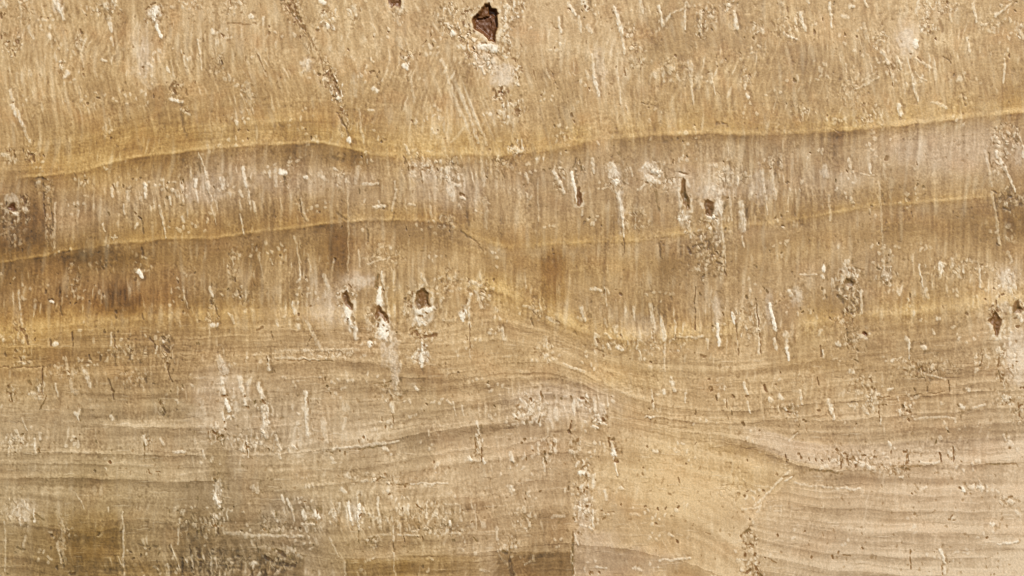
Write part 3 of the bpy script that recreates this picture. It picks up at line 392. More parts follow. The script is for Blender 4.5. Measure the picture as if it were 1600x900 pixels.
GR = [(448,8,9,12,.2,6,.9),(460,28,10,14,.25,6,.9),(472,50,9,14,.25,6,.7),(486,72,10,14,.3,6,.5),(505,100,12,16,.3,6,.5),(516,122,12,16,.45,6,.8),(530,150,11,16,.7,7,.7),(540,195,10,20,.35,6,.6),(757,92,22,22,.7,7,.5),(735,60,14,22,.6,6,.8),(715,42,22,20,.55,6,.7),(790,70,12,26,.6,6,.5),(780,150,13,16,.4,7,.9),(536,462,12,18,.5,6,.6),(650,462,18,18,.45,6,.6),(1110,345,20,16,.6,7,.6),(1558,490,16,20,.5,6,.7),(1592,482,12,18,.5,6,.6),(275,137,13,16,.35,6,.75),(18,72,17,24,.35,6,.6),(98,108,8,10,.5,6,.4),(88,72,9,10,.3,5,.3),(92,98,10,9,.5,6,.5),(165,15,24,16,.45,6,.5),(240,24,16,18,.6,6,.6),(40,8,12,30,.3,6,.3),(123,62,12,18,.35,6,.4),(338,100,14,24,.25,6,.5),(288,172,10,10,.4,6,.6),
 (300,8,16,12,.35,6,.35),(365,12,20,14,.35,6,.4),(390,155,12,22,.35,7,.3),(465,15,12,26,.3,7,.7),(512,30,16,22,.55,6,.5),(524,142,12,20,.75,7,.75),(537,172,9,12,.45,6,.6),(553,20,12,14,.4,6,.4),(634,92,10,22,.55,6,.6),(640,85,18,10,.3,6,.4),(622,20,14,20,.35,6,.3),
 (700,28,20,26,.5,6,.55),(728,72,16,24,.5,6,.7),(745,88,14,14,.5,6,.4),(792,32,12,34,.6,7,.4),(765,100,22,20,.45,7,.35),(783,143,14,12,.3,7,.8),(794,172,13,22,.6,7,.5),(808,12,14,22,.6,6,.5),(808,110,9,26,.5,6,.5),(810,170,12,16,.5,6,.7),(720,15,24,12,.35,6,.5),
 (880,215,14,10,.3,6,.2),(985,48,12,14,.4,7,.5),(1108,22,18,16,.45,7,.5),(1096,45,12,20,.4,6,.6),(1137,8,16,12,.5,6,.4),(995,90,14,24,.35,6,.4),(1055,110,26,22,.3,7,.4),(1165,118,12,16,.4,6,.4),(1182,45,14,12,.4,7,.4),(1232,45,22,24,.3,8,.4),(1245,28,14,12,.4,6,.4),
 (1375,62,14,16,.4,6,.3),(1448,18,16,22,.45,6,.4),(1478,12,22,12,.45,6,.4),(1450,44,16,12,.45,6,.5),(1395,98,20,14,.3,7,.4),(1570,210,30,18,.4,7,.45),(1250,172,16,14,.35,6,.3),(1360,180,22,22,.35,7,.4),(1330,140,16,40,.25,7,.3),(1550,40,20,14,.3,7,.2),(1595,50,10,14,.5,6,.4),
 (15,243,14,18,.35,6,.65),(48,242,12,18,.25,6,.7),(25,335,26,20,.4,7,.6),(38,318,10,18,.3,6,.8),(76,350,9,40,.25,6,.6),(72,290,10,22,.3,6,.6),(15,360,18,22,.3,6,.4),(115,438,12,30,.3,6,.3),(365,410,10,30,.3,7,.5),(150,235+180,16,10,.2,7,.4),
 (660,255,26,20,.45,7,.5),(700,268,24,24,.5,7,.4),(780,258,26,18,.3,7,.4),(445,285,8,12,.5,6,.5),(530,275,16,16,.35,6,.4),(690,345,22,12,.35,7,.3),(600,398,30,24,.25,7,.3),(745,448,22,14,.4,7,.5),(700,440,30,20,.3,7,.3),(810,230,20,14,.5,7,.3),
 (873,278,10,26,.35,6,.5),(905,262,10,14,.3,6,.5),(1020,272,17,20,.7,7,.35),(1045,285,18,16,.4,7,.5),(1070,345,11,20,.75,7,.5),(1105,375,26,24,.4,8,.65),(1100,410,22,28,.35,8,.55),(1122,405,12,30,.35,8,.7),(1112,340,12,12,.8,7,.5),(1140,275,36,16,.35,7,.3),(963,280,16,22,.45,6,.3),(990,345,30,18,.3,6,.2),
 (1215,255,16,18,.3,7,.3),(1580,310,26,20,.3,8,.6),(1325,438,22,26,.55,8,.55),(1385,432,16,18,.55,7,.5),(1332,472,18,26,.4,7,.8),(1318,500,20,12,.35,7,.5),(1330,530,18,22,.3,7,.6),(1575,225,24,26,.35,7,.4),(1560,265,14,20,.35,7,.5),(1575,440,22,26,.5,8,.3),(1500,420,60,16,.3,7,.2),
 (330,485,9,24,.3,6,.7),(35,560,16,18,.3,6,.6),(200,550,34,16,.25,7,.6),(262,550,14,34,.25,6,.75),(100,580,34,12,.25,7,.5),(20,615,12,14,.3,6,.6),(30,520,18,20,.25,7,.55),(210,590,26,16,.25,7,.45),(360,632,14,24,.6,7,.4),(350,572,10,18,.4,7,.3),(254,640,8,16,.3,6,.7),(60,612,16,18,.35,7,.4),(380,462,16,14,.3,7,.4),
 (548,466,12,20,.4,6,.6),(640,482,12,20,.35,7,.6),(658,488,20,22,.6,8,.4),(665,524,26,12,.4,8,.75),(658,552,16,22,.7,7,.45),(755,460,12,22,.4,7,.4),(722,494,9,12,.7,6,.4),(500,552,70,10,.35,7,.25),(582,500,12,24,.4,7,.5),(612,615,24,16,.3,7,.4),(415,655,10,30,.6,6,.3),(620,575,10,30,.35,7,.2),
 (830,638,30,26,.5,8,.4),(912,628,14,12,.6,7,.5),(936,658,16,16,.55,7,.5),(850,550,16,20,.35,7,.4),(1000,540,80,10,.4,7,.3),(1170,500,24,30,.35,7,.35),(840,480,12,20,.25,6,.4),
 (1440,575,24,12,.35,8,.7),(1570,575,16,34,.35,8,.6),(1570,625,22,12,.5,7,.5),(1415,640,16,14,.45,7,.6),(1365,625,20,22,.4,7,.5),(1235,642,14,14,.4,7,.5),(1560,485,14,16,.4,7,.5),(1450,575,50,20,.25,7,.3),(1595,645,14,22,.3,7,.6),(1345,600,20,24,.25,7,.4),(1535,560,16,20,.3,7,.35),
 (338,684,18,12,.4,7,.7),(340,772,9,30,.7,7,.3),(338,815,16,16,.45,7,.5),(228,690,10,18,.35,7,.5),(30,690,28,14,.35,7,.2),(98,845,9,44,.3,6,.4),(340,880,60,26,.14,7,.35),(436,872,34,24,.22,6.5,.4),(430,822,34,18,.22,6.5,.35),(30,800,26,24,.3,7,.2),(310,822,34,18,.25,7,.6),
 (558,806,10,22,.6,6,.3),(490,812,14,18,.45,7,.4),(522,800,12,20,.4,7,.3),(580,848,12,8,.4,7,.5),(680,800,34,22,.35,7,.3),(640,815,44,24,.3,7,.3),(700,828,40,10,.4,7,.4),(400,690,50,20,.35,7,.3),(748,698,7,26,.5,6,.6),(575,748,34,10,.3,7,.2),(604,748,34,9,.25,7,.5),(800,850,12,14,.4,7,.6),
 (912,785,16,44,.55,8,.5),(915,735,10,16,.5,7,.5),(898,700,12,20,.3,7,.5),(856,705,16,26,.3,6,.4),(957,700,8,20,.4,6,.6),(820,812,20,22,.35,7,.3),(1172,845,12,24,.3,8,.8),(1175,888,20,18,.45,8,.7),(1330,718,50,14,.3,6,.5),(1417,718,8,22,.3,6,.8),(1530,762,24,10,.35,7,.3),(1575,783,16,12,.3,7,.4),(1490,712,8,16,.3,7,.5),(1140,765,30,20,.1,8,.1),(1385,735,26,10,.3,7,.5)]
def M(cx, cy, rx, ry, s):
    i0, i1 = np.searchsorted(xs, (cx - rx * 1.7 - 8, cx + rx * 1.7 + 8)); j0, j1 = np.searchsorted(ys, (cy - ry * 1.7 - 8, cy + ry * 1.7 + 8)); w = np.s_[j0:j1, i0:i1]
    q = np.hypot((XW_[w] - cx) / rx, (YW_[w] - cy) / ry) + .35 * noise(X[w] / 6, Y[w] / 9, 180)
    m = 1 - sm(.45, 1.25, q); calc[w] = np.maximum(calc[w], s * m * np.clip(.75 + .6 * noise(X[w] / 4.5, Y[w] / 8, 181), .2, 1.1)); tint[w] -= .3 * m
for a in ((785,118,19,21,.42),(757,95,17,17,.5),(755,72,16,8,.7),(1018,268,15,17,.7),(962,272,11,17,.6),(1112,300,24,13,.5),(1123,325,9,17,.7),(1072,345,9,15,.55),(608,535,15,40,.38),(618,582,8,28,.34),(598,508,11,20,.95),(595,470,6,24,.8),(660,494,19,15,.95),(546,496,8,20,.95),(555,518,5,12,.8),(660,556,9,16,.6),(725,488,7,10,.7),(1120,350,7,26,.4),(1160,345,6,22,.5),(1185,290,7,34,.3),(970,325,7,40,.4),
          (1575,437,16,20,.42),(1592,560,16,44,.4),(1322,424,12,10,.55),(845,640,18,16,.3),(912,630,10,12,.38),(938,645,9,16,.3),(350,580,7,20,.4),(414,662,7,20,.5),(384,620,7,20,.35),(703,285,9,20,.45),(565,440,24,10,.38),(480,100,12,12,.35),(92,10,9,16,.4),(240,20,11,14,.5),
          (20,310,11,9,.45),(1416,62,14,20,.36),(912,800,13,38,.26),(36,795,12,18,.28),(340,775,7,18,.55),(225,90,12,34,.2),(1202,480,7,34,.26),(1288,268,7,11,.35),(1386,430,9,12,.45),(660,552,10,16,.45),(555,800,12,16,.4),(496,805,10,10,.4),(1190,295,26,22,.2),(660,268,26,20,.22),
          (505,480,22,26,.2),(320,295,40,20,.16),(1245,465,10,16,.3),(1122,490,8,34,.25),(1000,510,40,22,.16),(1567,480,14,10,.3),(1592,240,8,18,.3),(935,110,12,36,.2)):
    M(*a)
for g in GR:
    G(*g[:7])
for k, a in enumerate(WH):
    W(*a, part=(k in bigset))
DK = [(440,0,452,10,3,3,.55),(452,10,462,26,4,4,.6),(462,26,472,46,4,3,.55),(478,48,496,80,2.5,2,.35),(496,80,506,112,2,2,.3),(530,176,545,212,2,2,.5),(236,6,242,4,2,2,.8),(228,14,232,11,2,2,.8),(250,8,252,20,1.5,1.5,.5),(265,138,272,128,3,3,.7),(272,140,276,146,4,3,.7),(292,140,292,150,1.5,1.5,.5),(127,46,128,52,2,1.5,.8),(1,20,3,28,2,2,.7),(18,78,24,88,1.5,1.5,.6),(2,48,3,60,2,2,.7),(360,0,362,6,2,2,.5),(345,96,347,100,1.5,1.5,.7),(355,36,400,37,1.5,1.5,.4),(285,180,292,215,5,3,.35),
(457,2,466,22,3,3,.65),(466,22,473,44,3,3,.6),(473,38,477,46,3,2,.6),(505,17,509,17,2.5,2.5,.8),(505,118,516,112,2,2,.7),(516,112,524,130,3,3,.75),(524,130,531,146,3,2,.75),(520,150,525,150,2,2,.8),(526,176,540,200,2,1.5,.6),(626,84,629,90,2,2,.7),(636,120,638,128,2,1,.4),(748,12,752,20,2,2,.6),(733,46,736,56,2,1.5,.6),(772,140,776,150,4,3,.65),(784,138,788,148,3,3,.7),(752,67,760,68,2,2,.6),(727,18,730,18,2,2,.8),(713,44,716,47,2,2,.5),(688,8,690,14,2,2,.5),(495,47,498,47,2,2,.6),(585,112,590,122,1.5,1.5,.5),(400,80,414,112,1.5,1.5,.4),
(914,10,915,11,2,2,.8),(956,15,958,20,1.5,1.5,.7),(868,42,870,44,2,2,.6),(1055,86,1057,88,2.5,2.5,.75),(834,104,837,128,1.5,1.5,.5),(862,112,872,140,1.2,1.2,.35),(893,178,897,190,2,1.5,.7),(975,105,977,118,1.5,1.5,.5),(1110,46,1112,48,2,2,.6),(1093,52,1095,60,2,2,.6),(802,90,805,95,3,2,.6),(806,170,808,180,4,3,.5),(1171,116,1174,120,2,1.5,.6),(1121,103,1122,108,1.5,1.5,.7),(1305,3,1303,9,1.2,1.2,.4),(1000,160,1030,165,1,1,.3),(1120,192,1135,193,3,2,.5),
(1206,32,1218,58,2,2,.35),(1463,60,1463,62,2.2,2.2,.95),(1230,12,1232,18,2,1.5,.5),(1388,106,1395,134,1.5,1.5,.55),(1392,100,1395,110,1.5,1.5,.5),(1468,30,1472,48,2,4,.35),(1473,90,1486,98,1.5,1.5,.5),(1503,145,1508,165,1.2,1.2,.4),(1229,162,1229,163,1.5,1.5,.6),(1435,90,1440,96,1.5,1.5,.5),(1485,85,1486,100,1.5,1.5,.4),
(22,235,24,246,1.8,1.8,.7),(45,236,50,242,2.5,2,.85),(52,242,54,252,2,2,.8),(35,232,37,238,1.5,1.5,.6),(38,308,40,316,2.5,2.5,.85),(20,342,18,348,2,2,.6),(68,282,70,300,2,1.5,.6),(68,300,70,338,1.2,1.2,.55),(80,312,82,360,1.5,1.5,.55),(60,277,72,279,2,2,.6),(176,290,178,294,1.8,1.5,.7),(169,332,171,336,2,2,.6),(211,331,220,342,2,2,.75),(220,342,226,368,1.5,1.5,.5),(257,293,262,300,1.5,1.5,.5),(222,388,224,398,3,3,.5),(158,412,161,420,2,1.5,.5),(282,320,287,322,2,2,.4),(190,420,190,425,1.5,1.5,.5),(367,436,368,440,1.8,1.8,.7),(310,255,314,270,3,2,.35),(115,230+40,117,274,1.5,1.5,.5),
(719,303,725,305,2.5,2,.85),(722,312,734,350,2,4,.3),(467,312,474,340,1.5,1.5,.5),(443,276,445,283,1.5,1.5,.6),(560,296,561,302,1.5,1.5,.5),(525,330,540,342,3,3,.4),(520,245,535,252,5,4,.35),(638,262,640,270,2,1.5,.6),(630,244,640,262,1.5,1.5,.5),(655,268,660,285,1.5,1.5,.5),(776,245,790,285,1.5,1.5,.35),(616,330,612,355,1.5,1.5,.3),(574,358,576,378,2,1.5,.5),(592,430,586,450,3,4,.55),(545,445,548,448,2,2,.7),(468,385,472,430,1.5,1.5,.35),(720,362,748,380,1.8,1.8,.45),(745,380,755,392,1.5,1.5,.35),(464,308,466,320,2,1.5,.4),
(872,274,875,278,2,2,.8),(905,250,908,268,1.8,1.8,.65),(905,296,904,320,4,3.5,.85),(900,248,896,262,1,1,.4),(1013,270,1018,272,2.5,2,.6),(1008,286,1011,286,2,2,.7),(1062,269,1074,271,2,2,.7),(1038,268,1042,285,2,2,.4),(1024,298,1030,330,3,2,.4),(1075,388,1080,396,3,2.5,.8),(1082,384,1098,380,2,2,.6),(1120,408,1128,412,2,2,.7),(1133,425,1135,430,2,1.5,.8),(1105,375,1110,392,5,5,.45),(862,390,864,397,1.5,1.5,.6),(969,356,970,362,1,1,.7),(974,372,976,395,1.2,1,.5),(1030,380,1032,400,2,1.5,.4),(1178,415,1182,418,2,2,.5),(1202,392,1203,394,2.2,2,.9),(1085,365,1090,370,2,2,.5),(1112,350,1116,360,4,3,.4),
(1545,238,1548,262,1.5,1.5,.5),(1553,305,1560,345,2,1.5,.45),(1575,305,1586,308,1.8,1.8,.6),(1568,325,1578,328,1.8,1.8,.55),(1551,298,1556,300,2,2,.6),(1376,298,1382,318,1.5,1.5,.4),(1418,310,1420,314,2,2,.5),(1425,330,1426,338,1.5,1.5,.5),(1322,438,1332,436,3,4,.75),(1316,441,1318,442,2,2,.8),(1370,418,1374,420,2,2,.6),(1558,380,1561,382,2,2,.6),(1268,330,1270,335,1.5,1.5,.4),(1474,420,1475,424,1.5,1.5,.5),(1378,435,1386,440,2,2,.4),(1300,200,1310,205,1,1,.3),
(76,468,82,468,2.5,2,.8),(32,512,38,518,2,2.5,.75),(38,520,44,538,2,1.5,.7),(79,530,79,540,1.8,2,.75),(113,518,114,540,1.8,1.2,.75),(163,514,165,518,2,2,.75),(176,522,180,530,2,2,.8),(180,530,178,542,2,1.5,.75),(180,556,181,572,1.5,1.5,.6),(235,528,240,534,3,2.5,.85),(242,538,243,546,2,1.5,.8),(253,523,258,530,2.5,2,.85),(262,532,264,536,2,1.5,.6),(256,543,264,550,2.5,2,.7),(262,556,268,560,2,2,.65),(264,570,262,578,2.5,2,.75),(262,578,270,596,1.5,1.2,.6),(205,548,202,560,1.8,1.8,.65),(140,555,142,562,2,2,.6),(157,558,157,562,2.5,2.5,.7),(30,556,32,564,2,2,.75),(8,552,10,556,2.5,2.5,.6),(24,546,26,548,2,2,.7),(66,574,67,600,1.5,1.2,.7),(64,600,66,614,1,1,.7),(12,604,13,606,2.5,2.5,.9),(10,614,17,614,2,2,.85),(17,616,18,626,1.2,1.2,.6),(45,596,48,600,3,2,.5),(169,590,174,606,1.8,1.5,.7),(174,608,178,612,2.5,2.5,.8),(177,612,177,624,1.2,1.2,.6),(226,592,228,598,2,2,.5),(249,625,251,632,2.5,2,.8),(254,632,258,646,1.5,1.5,.75),(240,600,246,602,2,1.5,.5),(285,602,288,607,1.5,1.5,.5),(348,619,354,620,2.5,2.5,1.),(328,470,332,476,2,2,.6),(336,478,341,494,2,1.5,.6),(310,500,311,502,2,2,.5),(222,490,224,500,2,2,.5),(180,485,182,498,2,1.5,.6),(95,480,97,490,2,1.5,.5),(72,620,62,640,1.2,1.2,.5),(0,574,68,574,1.5,1.5,.6),(125,650,126,660,1.2,1,.6),
(592,482,600,492,2.5,2.5,.8),(585,478,584,500,5,6,.4),(592,500,590,512,2,2,.7),(603,495,606,503,1.8,1.8,.8),(578,530,582,532,2,2,.7),(598,508,600,509,1.5,1.5,.6),(655,493,660,495,2,2,.6),(665,488,668,490,2,1.5,.6),(632,466,638,470,2.5,2.5,.7),(650,518,656,528,3.5,2.5,.75),(664,526,682,522,3.5,2.5,.7),(660,537,662,540,1.8,1.8,.8),(730,466,728,474,2.5,2,.6),(724,486,726,488,2,2,.7),(640,515,648,512,2,2,.5),(734,500,734,545,1,1,.4),(408,626,414,630,3,2,.9),(480,622,481,630,1.5,1.5,.7),(417,558,418,570,1.2,1.2,.5),(480,540,486,528,1.2,1,.4),(512,550,515,562,1,1,.4),(430,562,520,564,1.2,1.2,.35),(610,618,612,625,2,1.5,.5),(745,664,747,668,1.5,1.5,.5),(402,515,410,512,2,2,.5),(425,520,427,530,1.8,1.2,.5),(614,650,614,660,1.2,1,.5),(585,600,610,596,1.5,1.5,.4),
(969,458,971,460,2.8,2.2,.85),(1093,458,1095,461,2,2,.7),(1167,462,1168,464,2,2,.7),(1198,455,1200,458,2,2,.7),(1086,450,1086,515,1.2,1.2,.55),(1082,508,1083,512,2,2,.6),(1058,518,1055,532,1.2,1,.4),(1149,500,1150,510,2,1.5,.6),(1151,510,1152,530,1,1,.45),(1153,545,1153,556,1.8,1.5,.6),(1181,465,1185,510,1.2,1.2,.6),(1186,515,1189,550,1,1,.5),(932,530,934,536,2,1.8,.6),(932,545,942,548,1.5,1.5,.5),(942,553,943,556,2,2,.5),(1020,520,1022,535,1.5,1.5,.5),(865,500,874,505,1.5,1.5,.55),(895,518,902,524,1.5,1.5,.4),(830,498,834,510,2.2,2,.6),(1096,555,1102,557,3,2,.5),(828,622,830,626,2.5,2,.75),(845,612,847,620,2,2,.7),(908,622,914,622,2.5,2.5,.85),(891,621,893,623,2,2,.7),(942,654,944,658,2.5,2.5,.85),(893,658,890,672,1.2,1.5,.7),(889,673,891,675,2.2,2.2,.95),(844,648,842,660,1.5,1.5,.5),(1110,606,1112,609,3,2.5,.8),(1167,619,1171,620,2.8,2.5,.9),(1145,618,1147,620,2,2,.8),(1194,602,1198,612,2.2,1.8,.85),(1160,660,1162,664,2.5,2,.75),(1143,648,1144,642,1.5,1,.5),(1088,640,1086,648,1.5,1.2,.6),(877,621,878,624,1.8,1.8,.6),(803,653,810,656,2,2,.5),(1120,618,1121,625,1.5,1.2,.6),(1135,622,1136,640,1,1,.4),
(1214,515,1213,530,1.5,1.2,.6),(1226,545,1230,562,1,1,.4),(1349,520,1354,522,3,3,1.),(1295,496,1299,500,2,2,.7),(1281,540,1283,558,1.8,1.8,.7),(1324,514,1325,545,1.6,1.6,.65),(1338,545,1340,548,2,2,.7),(1330,488,1332,490,2.5,2.5,.8),(1310,462,1318,472,3,4,.6),(1290,460,1292,464,2,2,.6),(1422,545,1423,560,1.2,1,.5),(1438,538,1446,537,2,1.5,.6),(1439,574,1442,580,3.5,2,.75),(1412,578,1418,580,2,1.5,.6),(1430,588,1445,590,1.2,1.2,.5),(1510,490,1511,491,2.5,2.5,.7),(1562,463,1568,460,2,2,.7),(1556,470,1558,482,1.8,1.5,.6),(1588,510,1596,508,2,2,.7),(1562,560,1560,572,3,3,.6),(1560,580,1564,596,2,1.8,.5),(1595,607,1600,606,2,2,.8),(1592,636,1598,634,2,2,.8),(1593,645,1594,652,2.5,2,.8),(1414,640,1422,643,3,3,.85),(1420,655,1421,658,2,2,.75),(1230,642,1236,645,2.5,2,.85),(1257,656,1259,658,2.5,2,.8),(1278,640,1281,641,2,2,.65),(1380,633,1386,634,2,1.5,.7),(1496,633,1498,636,1.8,1.8,.6),(1362,604,1366,608,2.5,2,.65),(1359,590,1361,596,1.8,1.8,.6),(1278,590,1280,602,1.5,1.2,.55),(1335,562,1340,564,1.5,1.5,.6),(1482,595,1484,612,1.5,1.2,.6),(1448,605,1448,612,1.3,1.3,.6),(1200,616,1206,616,1.5,1.5,.6),(1375,634,1374,660,1.2,1.2,.45),(1536,555,1530,575,1.2,1.2,.5),(1330,628,1340,628,2,2,.4),(1370,620,1390,620,1.5,1.5,.5),(1410,619,1440,616,1.5,1.2,.5),(1450,616,1475,612,1.5,1.5,.5),
(333,675,338,678,2.5,2,.9),(338,686,346,682,2.5,3,.8),(346,682,350,680,2,1.5,.8),(225,693,226,720,1.2,1.2,.5),(171,721,172,723,2.2,2,.9),(232,734,235,740,1.5,1.5,.6),(245,737,252,737,1.5,1,.5),(335,747,337,752,2,1.5,.6),(385,690,386,712,1,1,.5),(340,815,341,835,2,1.5,.7),(60,702,62,706,2,1.5,.6),(55,802,68,812,2,2,.4),(95,862,100,885,1.5,2,.6),(296,852,298,868,2,1.5,.7),(310,858,314,890,4,3,.7),(308,830,318,832,3,2.5,.6),(324,888,328,900,3,2,.7),(352,872,354,890,2.5,2,.6),(368,868,378,870,2,2,.6),(392,890,394,900,3,2,.7),(284,872,286,892,2,2,.6),(110,895,118,895,3,3,.7),(165,892,190,890,6,6,.4),(28,855,40,860,2,2,.4),(265,852,268,860,2,2,.7),(300,888,304,898,2.5,2,.7),(215,851,250,855,2,2,.4),
(494,796,497,802,1.8,1.8,.7),(430,800,432,804,2.5,2,.6),(652,790,658,797,2,1.5,.6),(614,850,615,862,1,1,.5),(560,830,561,850,1,1,.4),(585,838,578,845,2,1.5,.5),(630,838,632,846,1.5,1,.6),(660,838,661,846,1.5,1,.6),(743,685,744,700,1.5,1.5,.6),(752,700,753,722,1.5,1.2,.6),(560,702,600,697,1.5,1.5,.4),(510,706,520,708,1.5,1.5,.5),(430,858,445,868,4,3,.75),(440,880,460,885,4,3,.7),(410,890,415,900,3,3,.7),(455,870,462,880,3,2,.7),(415,870,425,878,3,2,.7),(786,860,792,864,3,3,.6),(795,870,800,900,3,5,.65),(620,756,640,756,1.2,1.2,.4),(595,745,592,752,1.5,1.2,.5),(740,840,745,846,1.5,1.5,.5),(400,850,404,862,2,2,.6),(408,822,420,832,2.5,2.5,.5),
(889,676,892,677,2.2,2,.9),(813,691,815,692,2,2,.7),(850,705,852,726,1.8,1.5,.7),(853,724,854,726,2.5,2,.7),(858,710,862,708,2,1.5,.5),(864,690,864,700,1.3,1,.5),(909,716,910,732,1,1,.5),(952,684,958,686,2.5,3,.85),(952,688,953,700,2,1.5,.7),(962,698,964,704,1.8,1.8,.7),(960,720,965,721,2.5,2.5,.85),(915,790,920,792,2.5,2.5,.7),(905,832,908,836,3,2,.5),(896,808,898,812,1.5,1.5,.5),(895,832,895,900,1.8,1.8,.6),(1057,845,1058,847,2.4,2.4,.9),(1060,745,1062,754,1.6,1.6,.45),(1010,696,1012,698,1.8,1.8,.5),(924,894,926,895,2,2,.8),(935,895,937,896,2,2,.8),(1045,772,1050,775,2.5,2,.4),(1158,838,1170,828,2.5,2.5,.6),(1166,849,1176,852,2.5,2.5,.75),(1178,868,1180,864,2.5,2,.8),(1166,893,1172,890,2.5,2.5,.8),(1180,885,1190,900,2.5,2.5,.75),(1202,872,1212,880,1.5,1.5,.4),(1162,774,1164,776,1.8,1.8,.6),(1104,832,1110,836,1.5,1.5,.3),(945,802,960,800,1.5,1.5,.3),(1002,739,1004,741,1.8,1.8,.5),(1085,664+30,1088,692,1,1,.4),
(1248,708,1252,716,2.8,2.5,.85),(1228,710,1229,722,1.2,1.2,.75),(1224,718,1232,718,1.2,1.2,.6),(1264,716,1265,720,1.2,1.2,.6),(1274,717,1275,720,1.2,1.2,.6),(1285,718,1286,721,1.2,1.2,.6),(1294,716,1295,720,1.2,1.2,.6),(1307,702,1310,705,2.2,2,.7),(1320,710,1324,712,3,3,.85),(1323,716,1324,724,2,1.8,.8),(1313,718,1314,732,1.2,1.2,.6),(1333,714,1334,718,2,1.8,.7),(1336,726,1337,729,2.2,2,.8),(1348,710,1352,712,2.5,2,.75),(1366,705,1366,716,1.4,1.2,.6),(1392,704,1392,712,1.3,1.3,.6),(1411,706,1422,706,2.2,2.2,.75),(1418,712,1417,724,3,2.5,.65),(1408,731,1420,733,2.5,2.5,.6),(1436,722,1437,730,1.5,1.2,.5),(1469,706,1470,722,1.3,1.3,.7),(1489,700,1490,722,1.2,1.2,.65),(1481,710,1482,715,1.5,1.5,.5),(1576,699,1578,700,2.2,2,.6),(1497,762,1500,763,2,2,.7),(1424,771,1425,772,1.8,1.8,.6),(1486,810,1488,806,1.8,1.8,.6),(1483,812,1492,812,1.8,1.8,.5),(1573,780,1582,776,2,2,.5),(1420,745,1421,746,1.5,1.5,.5),(1214,740,1216,741,1.8,1.8,.6),(1214,836,1215,838,2,2,.75),(1348,856,1349,858,2,2,.8),(1300,868,1302,872,1.6,1.6,.7),(1268,870,1270,868,2,1.6,.7),(1220,862,1221,864,2,2,.6),(1422,860,1423,888,1.3,1.3,.5),(1472,885,1473,898,1.5,1.5,.5),(1328,798,1330,797,1.5,1.5,.4),(1265,735,1300,736,2,2,.4),(1300,738,1315,740,3,2,.4),(1390,730,1440,728,2,2,.35),(1540,726,1590,724,1.5,1.5,.4),(1224,745,1232,742,2.5,2,.4),(1316,868,1330,868,1.2,1.2,.3),(1240,678,1246,674,1.3,1.3,.4)]
for a in DK: D(*a)
C([(737,31),(743,24),(751,17),(757,8),(764,5),(768,12),(774,15),(779,21),(776,29),(779,42),(776,52),(773,66),(764,62),(757,54),(750,50),(741,43)], 34, 1.0, "large dark brown hole with a jagged diamond outline")
C([(606,-12),(626,-12),(626,2),(624,13),(620,12),(616,8),(612,12),(608,4)], 22, .85, "brown hole cut by the top edge of the view")
C(ell(18,323,6,6), 12, .95, "small dark hole beside a white chip")
C([(1067,278),(1071,282),(1071,296),(1075,310),(1077,326),(1073,328),(1067,318),(1064,300),(1065,284)], 12, .62, "narrow olive brown slot")
C([(1100,312),(1105,310),(1114,316),(1115,330),(1110,337),(1104,335),(1101,325)], 18, .75, "brown hole beside a white crystal lump")
C([(535,460),(541,456),(546,464),(550,476),(549,484),(542,480),(537,472)], 15, .8, "brown hole above a bright white blade")
C([(650,458),(658,450),(664,450),(671,460),(670,470),(674,477),(664,476),(654,482),(650,474)], 16, .66, "ochre brown hole above white crystal lumps")
C([(1552,492),(1556,488),(1564,500),(1561,516),(1558,526),(1554,522),(1553,508),(1548,502)], 14, .72, "narrow olive hole near the right side")
C([(1586,470),(1590,466),(1592,478),(1599,486),(1592,490),(1584,488)], 12, .62, "shallow brown notch near the right side")
C([(1322,436),(1330,434),(1336,440),(1332,447),(1320,446)], 10, .6, "brown hollow under a white arc")
C([(588,480),(594,476),(602,490),(605,500),(600,502),(594,492),(589,498),(586,492)], 12, .72, "brown slit above a white triangle")
C(ell(1351,521.5,4,2.6), 10, 1., "tiny black pinhole")
C(ell(905,310,3.5,10), 12, .9, "narrow dark slit beside a white blade")

# ------------------------------------------------------------------ colour of the mineral
def box(A, k):
    P_ = np.pad(A, ((k + 1, k), (k + 1, k)), mode='edge').cumsum(0, dtype=np.float64).cumsum(1); n = 2 * k + 1
    return ((P_[n:, n:] - P_[:-n, n:] - P_[n:, :-n] + P_[:-n, :-n]) / n ** 2).astype(np.float32)
Hn = np.clip(H, -5, 5); hp = np.clip(Hn - box(Hn, 4), -1.3, 1.8)        # relief shading put into the tone: crests lighter, clefts darker
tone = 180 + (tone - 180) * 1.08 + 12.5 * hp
RX = .80 * X + .60 * Y; RY = -.60 * X + .80 * Y; SX = .93 * X - .37 * Y; SY = .37 * X + .93 * Y
calm = 1 - .5 * fmask - .25 * rmask
tone = tone + calm * (7 * noise(RX / 2.9, RY / 3.3, 130) + 9 * noise(SX / 4.1, SY / 6.1, 131) + 7 * noise(RX / 8, RY / 10, 133) + 6 * noise(SX / 17, SY / 21, 134)) * (.5 + .6 * sm(-.3, .4, noise(X / 50, Y / 40, 132)))
tint = np.clip(tint + .06, .12, 1.2); tint = tint + (.5 - tint) * .45 * sm(165, 120, tone) * (tint < .5); tint = tint[..., None]; tn = np.clip(tone, 84, 226)[..., None]
tnl = (tn - 180) / 60
grey = np.array([1., .838, .655]); gold = np.array([1., .788, .468])
hue = grey * (1 - tint) + gold * tint
oliv = (np.exp(-((X - 120) / 330) ** 2 - ((Y - 860) / 150) ** 2) + .5 * sm(560, 640, Y) * (1 - sm(500, 900, X)) + .25 * np.clip(noise(X / 120, Y / 60, 150), 0, 1))[..., None]
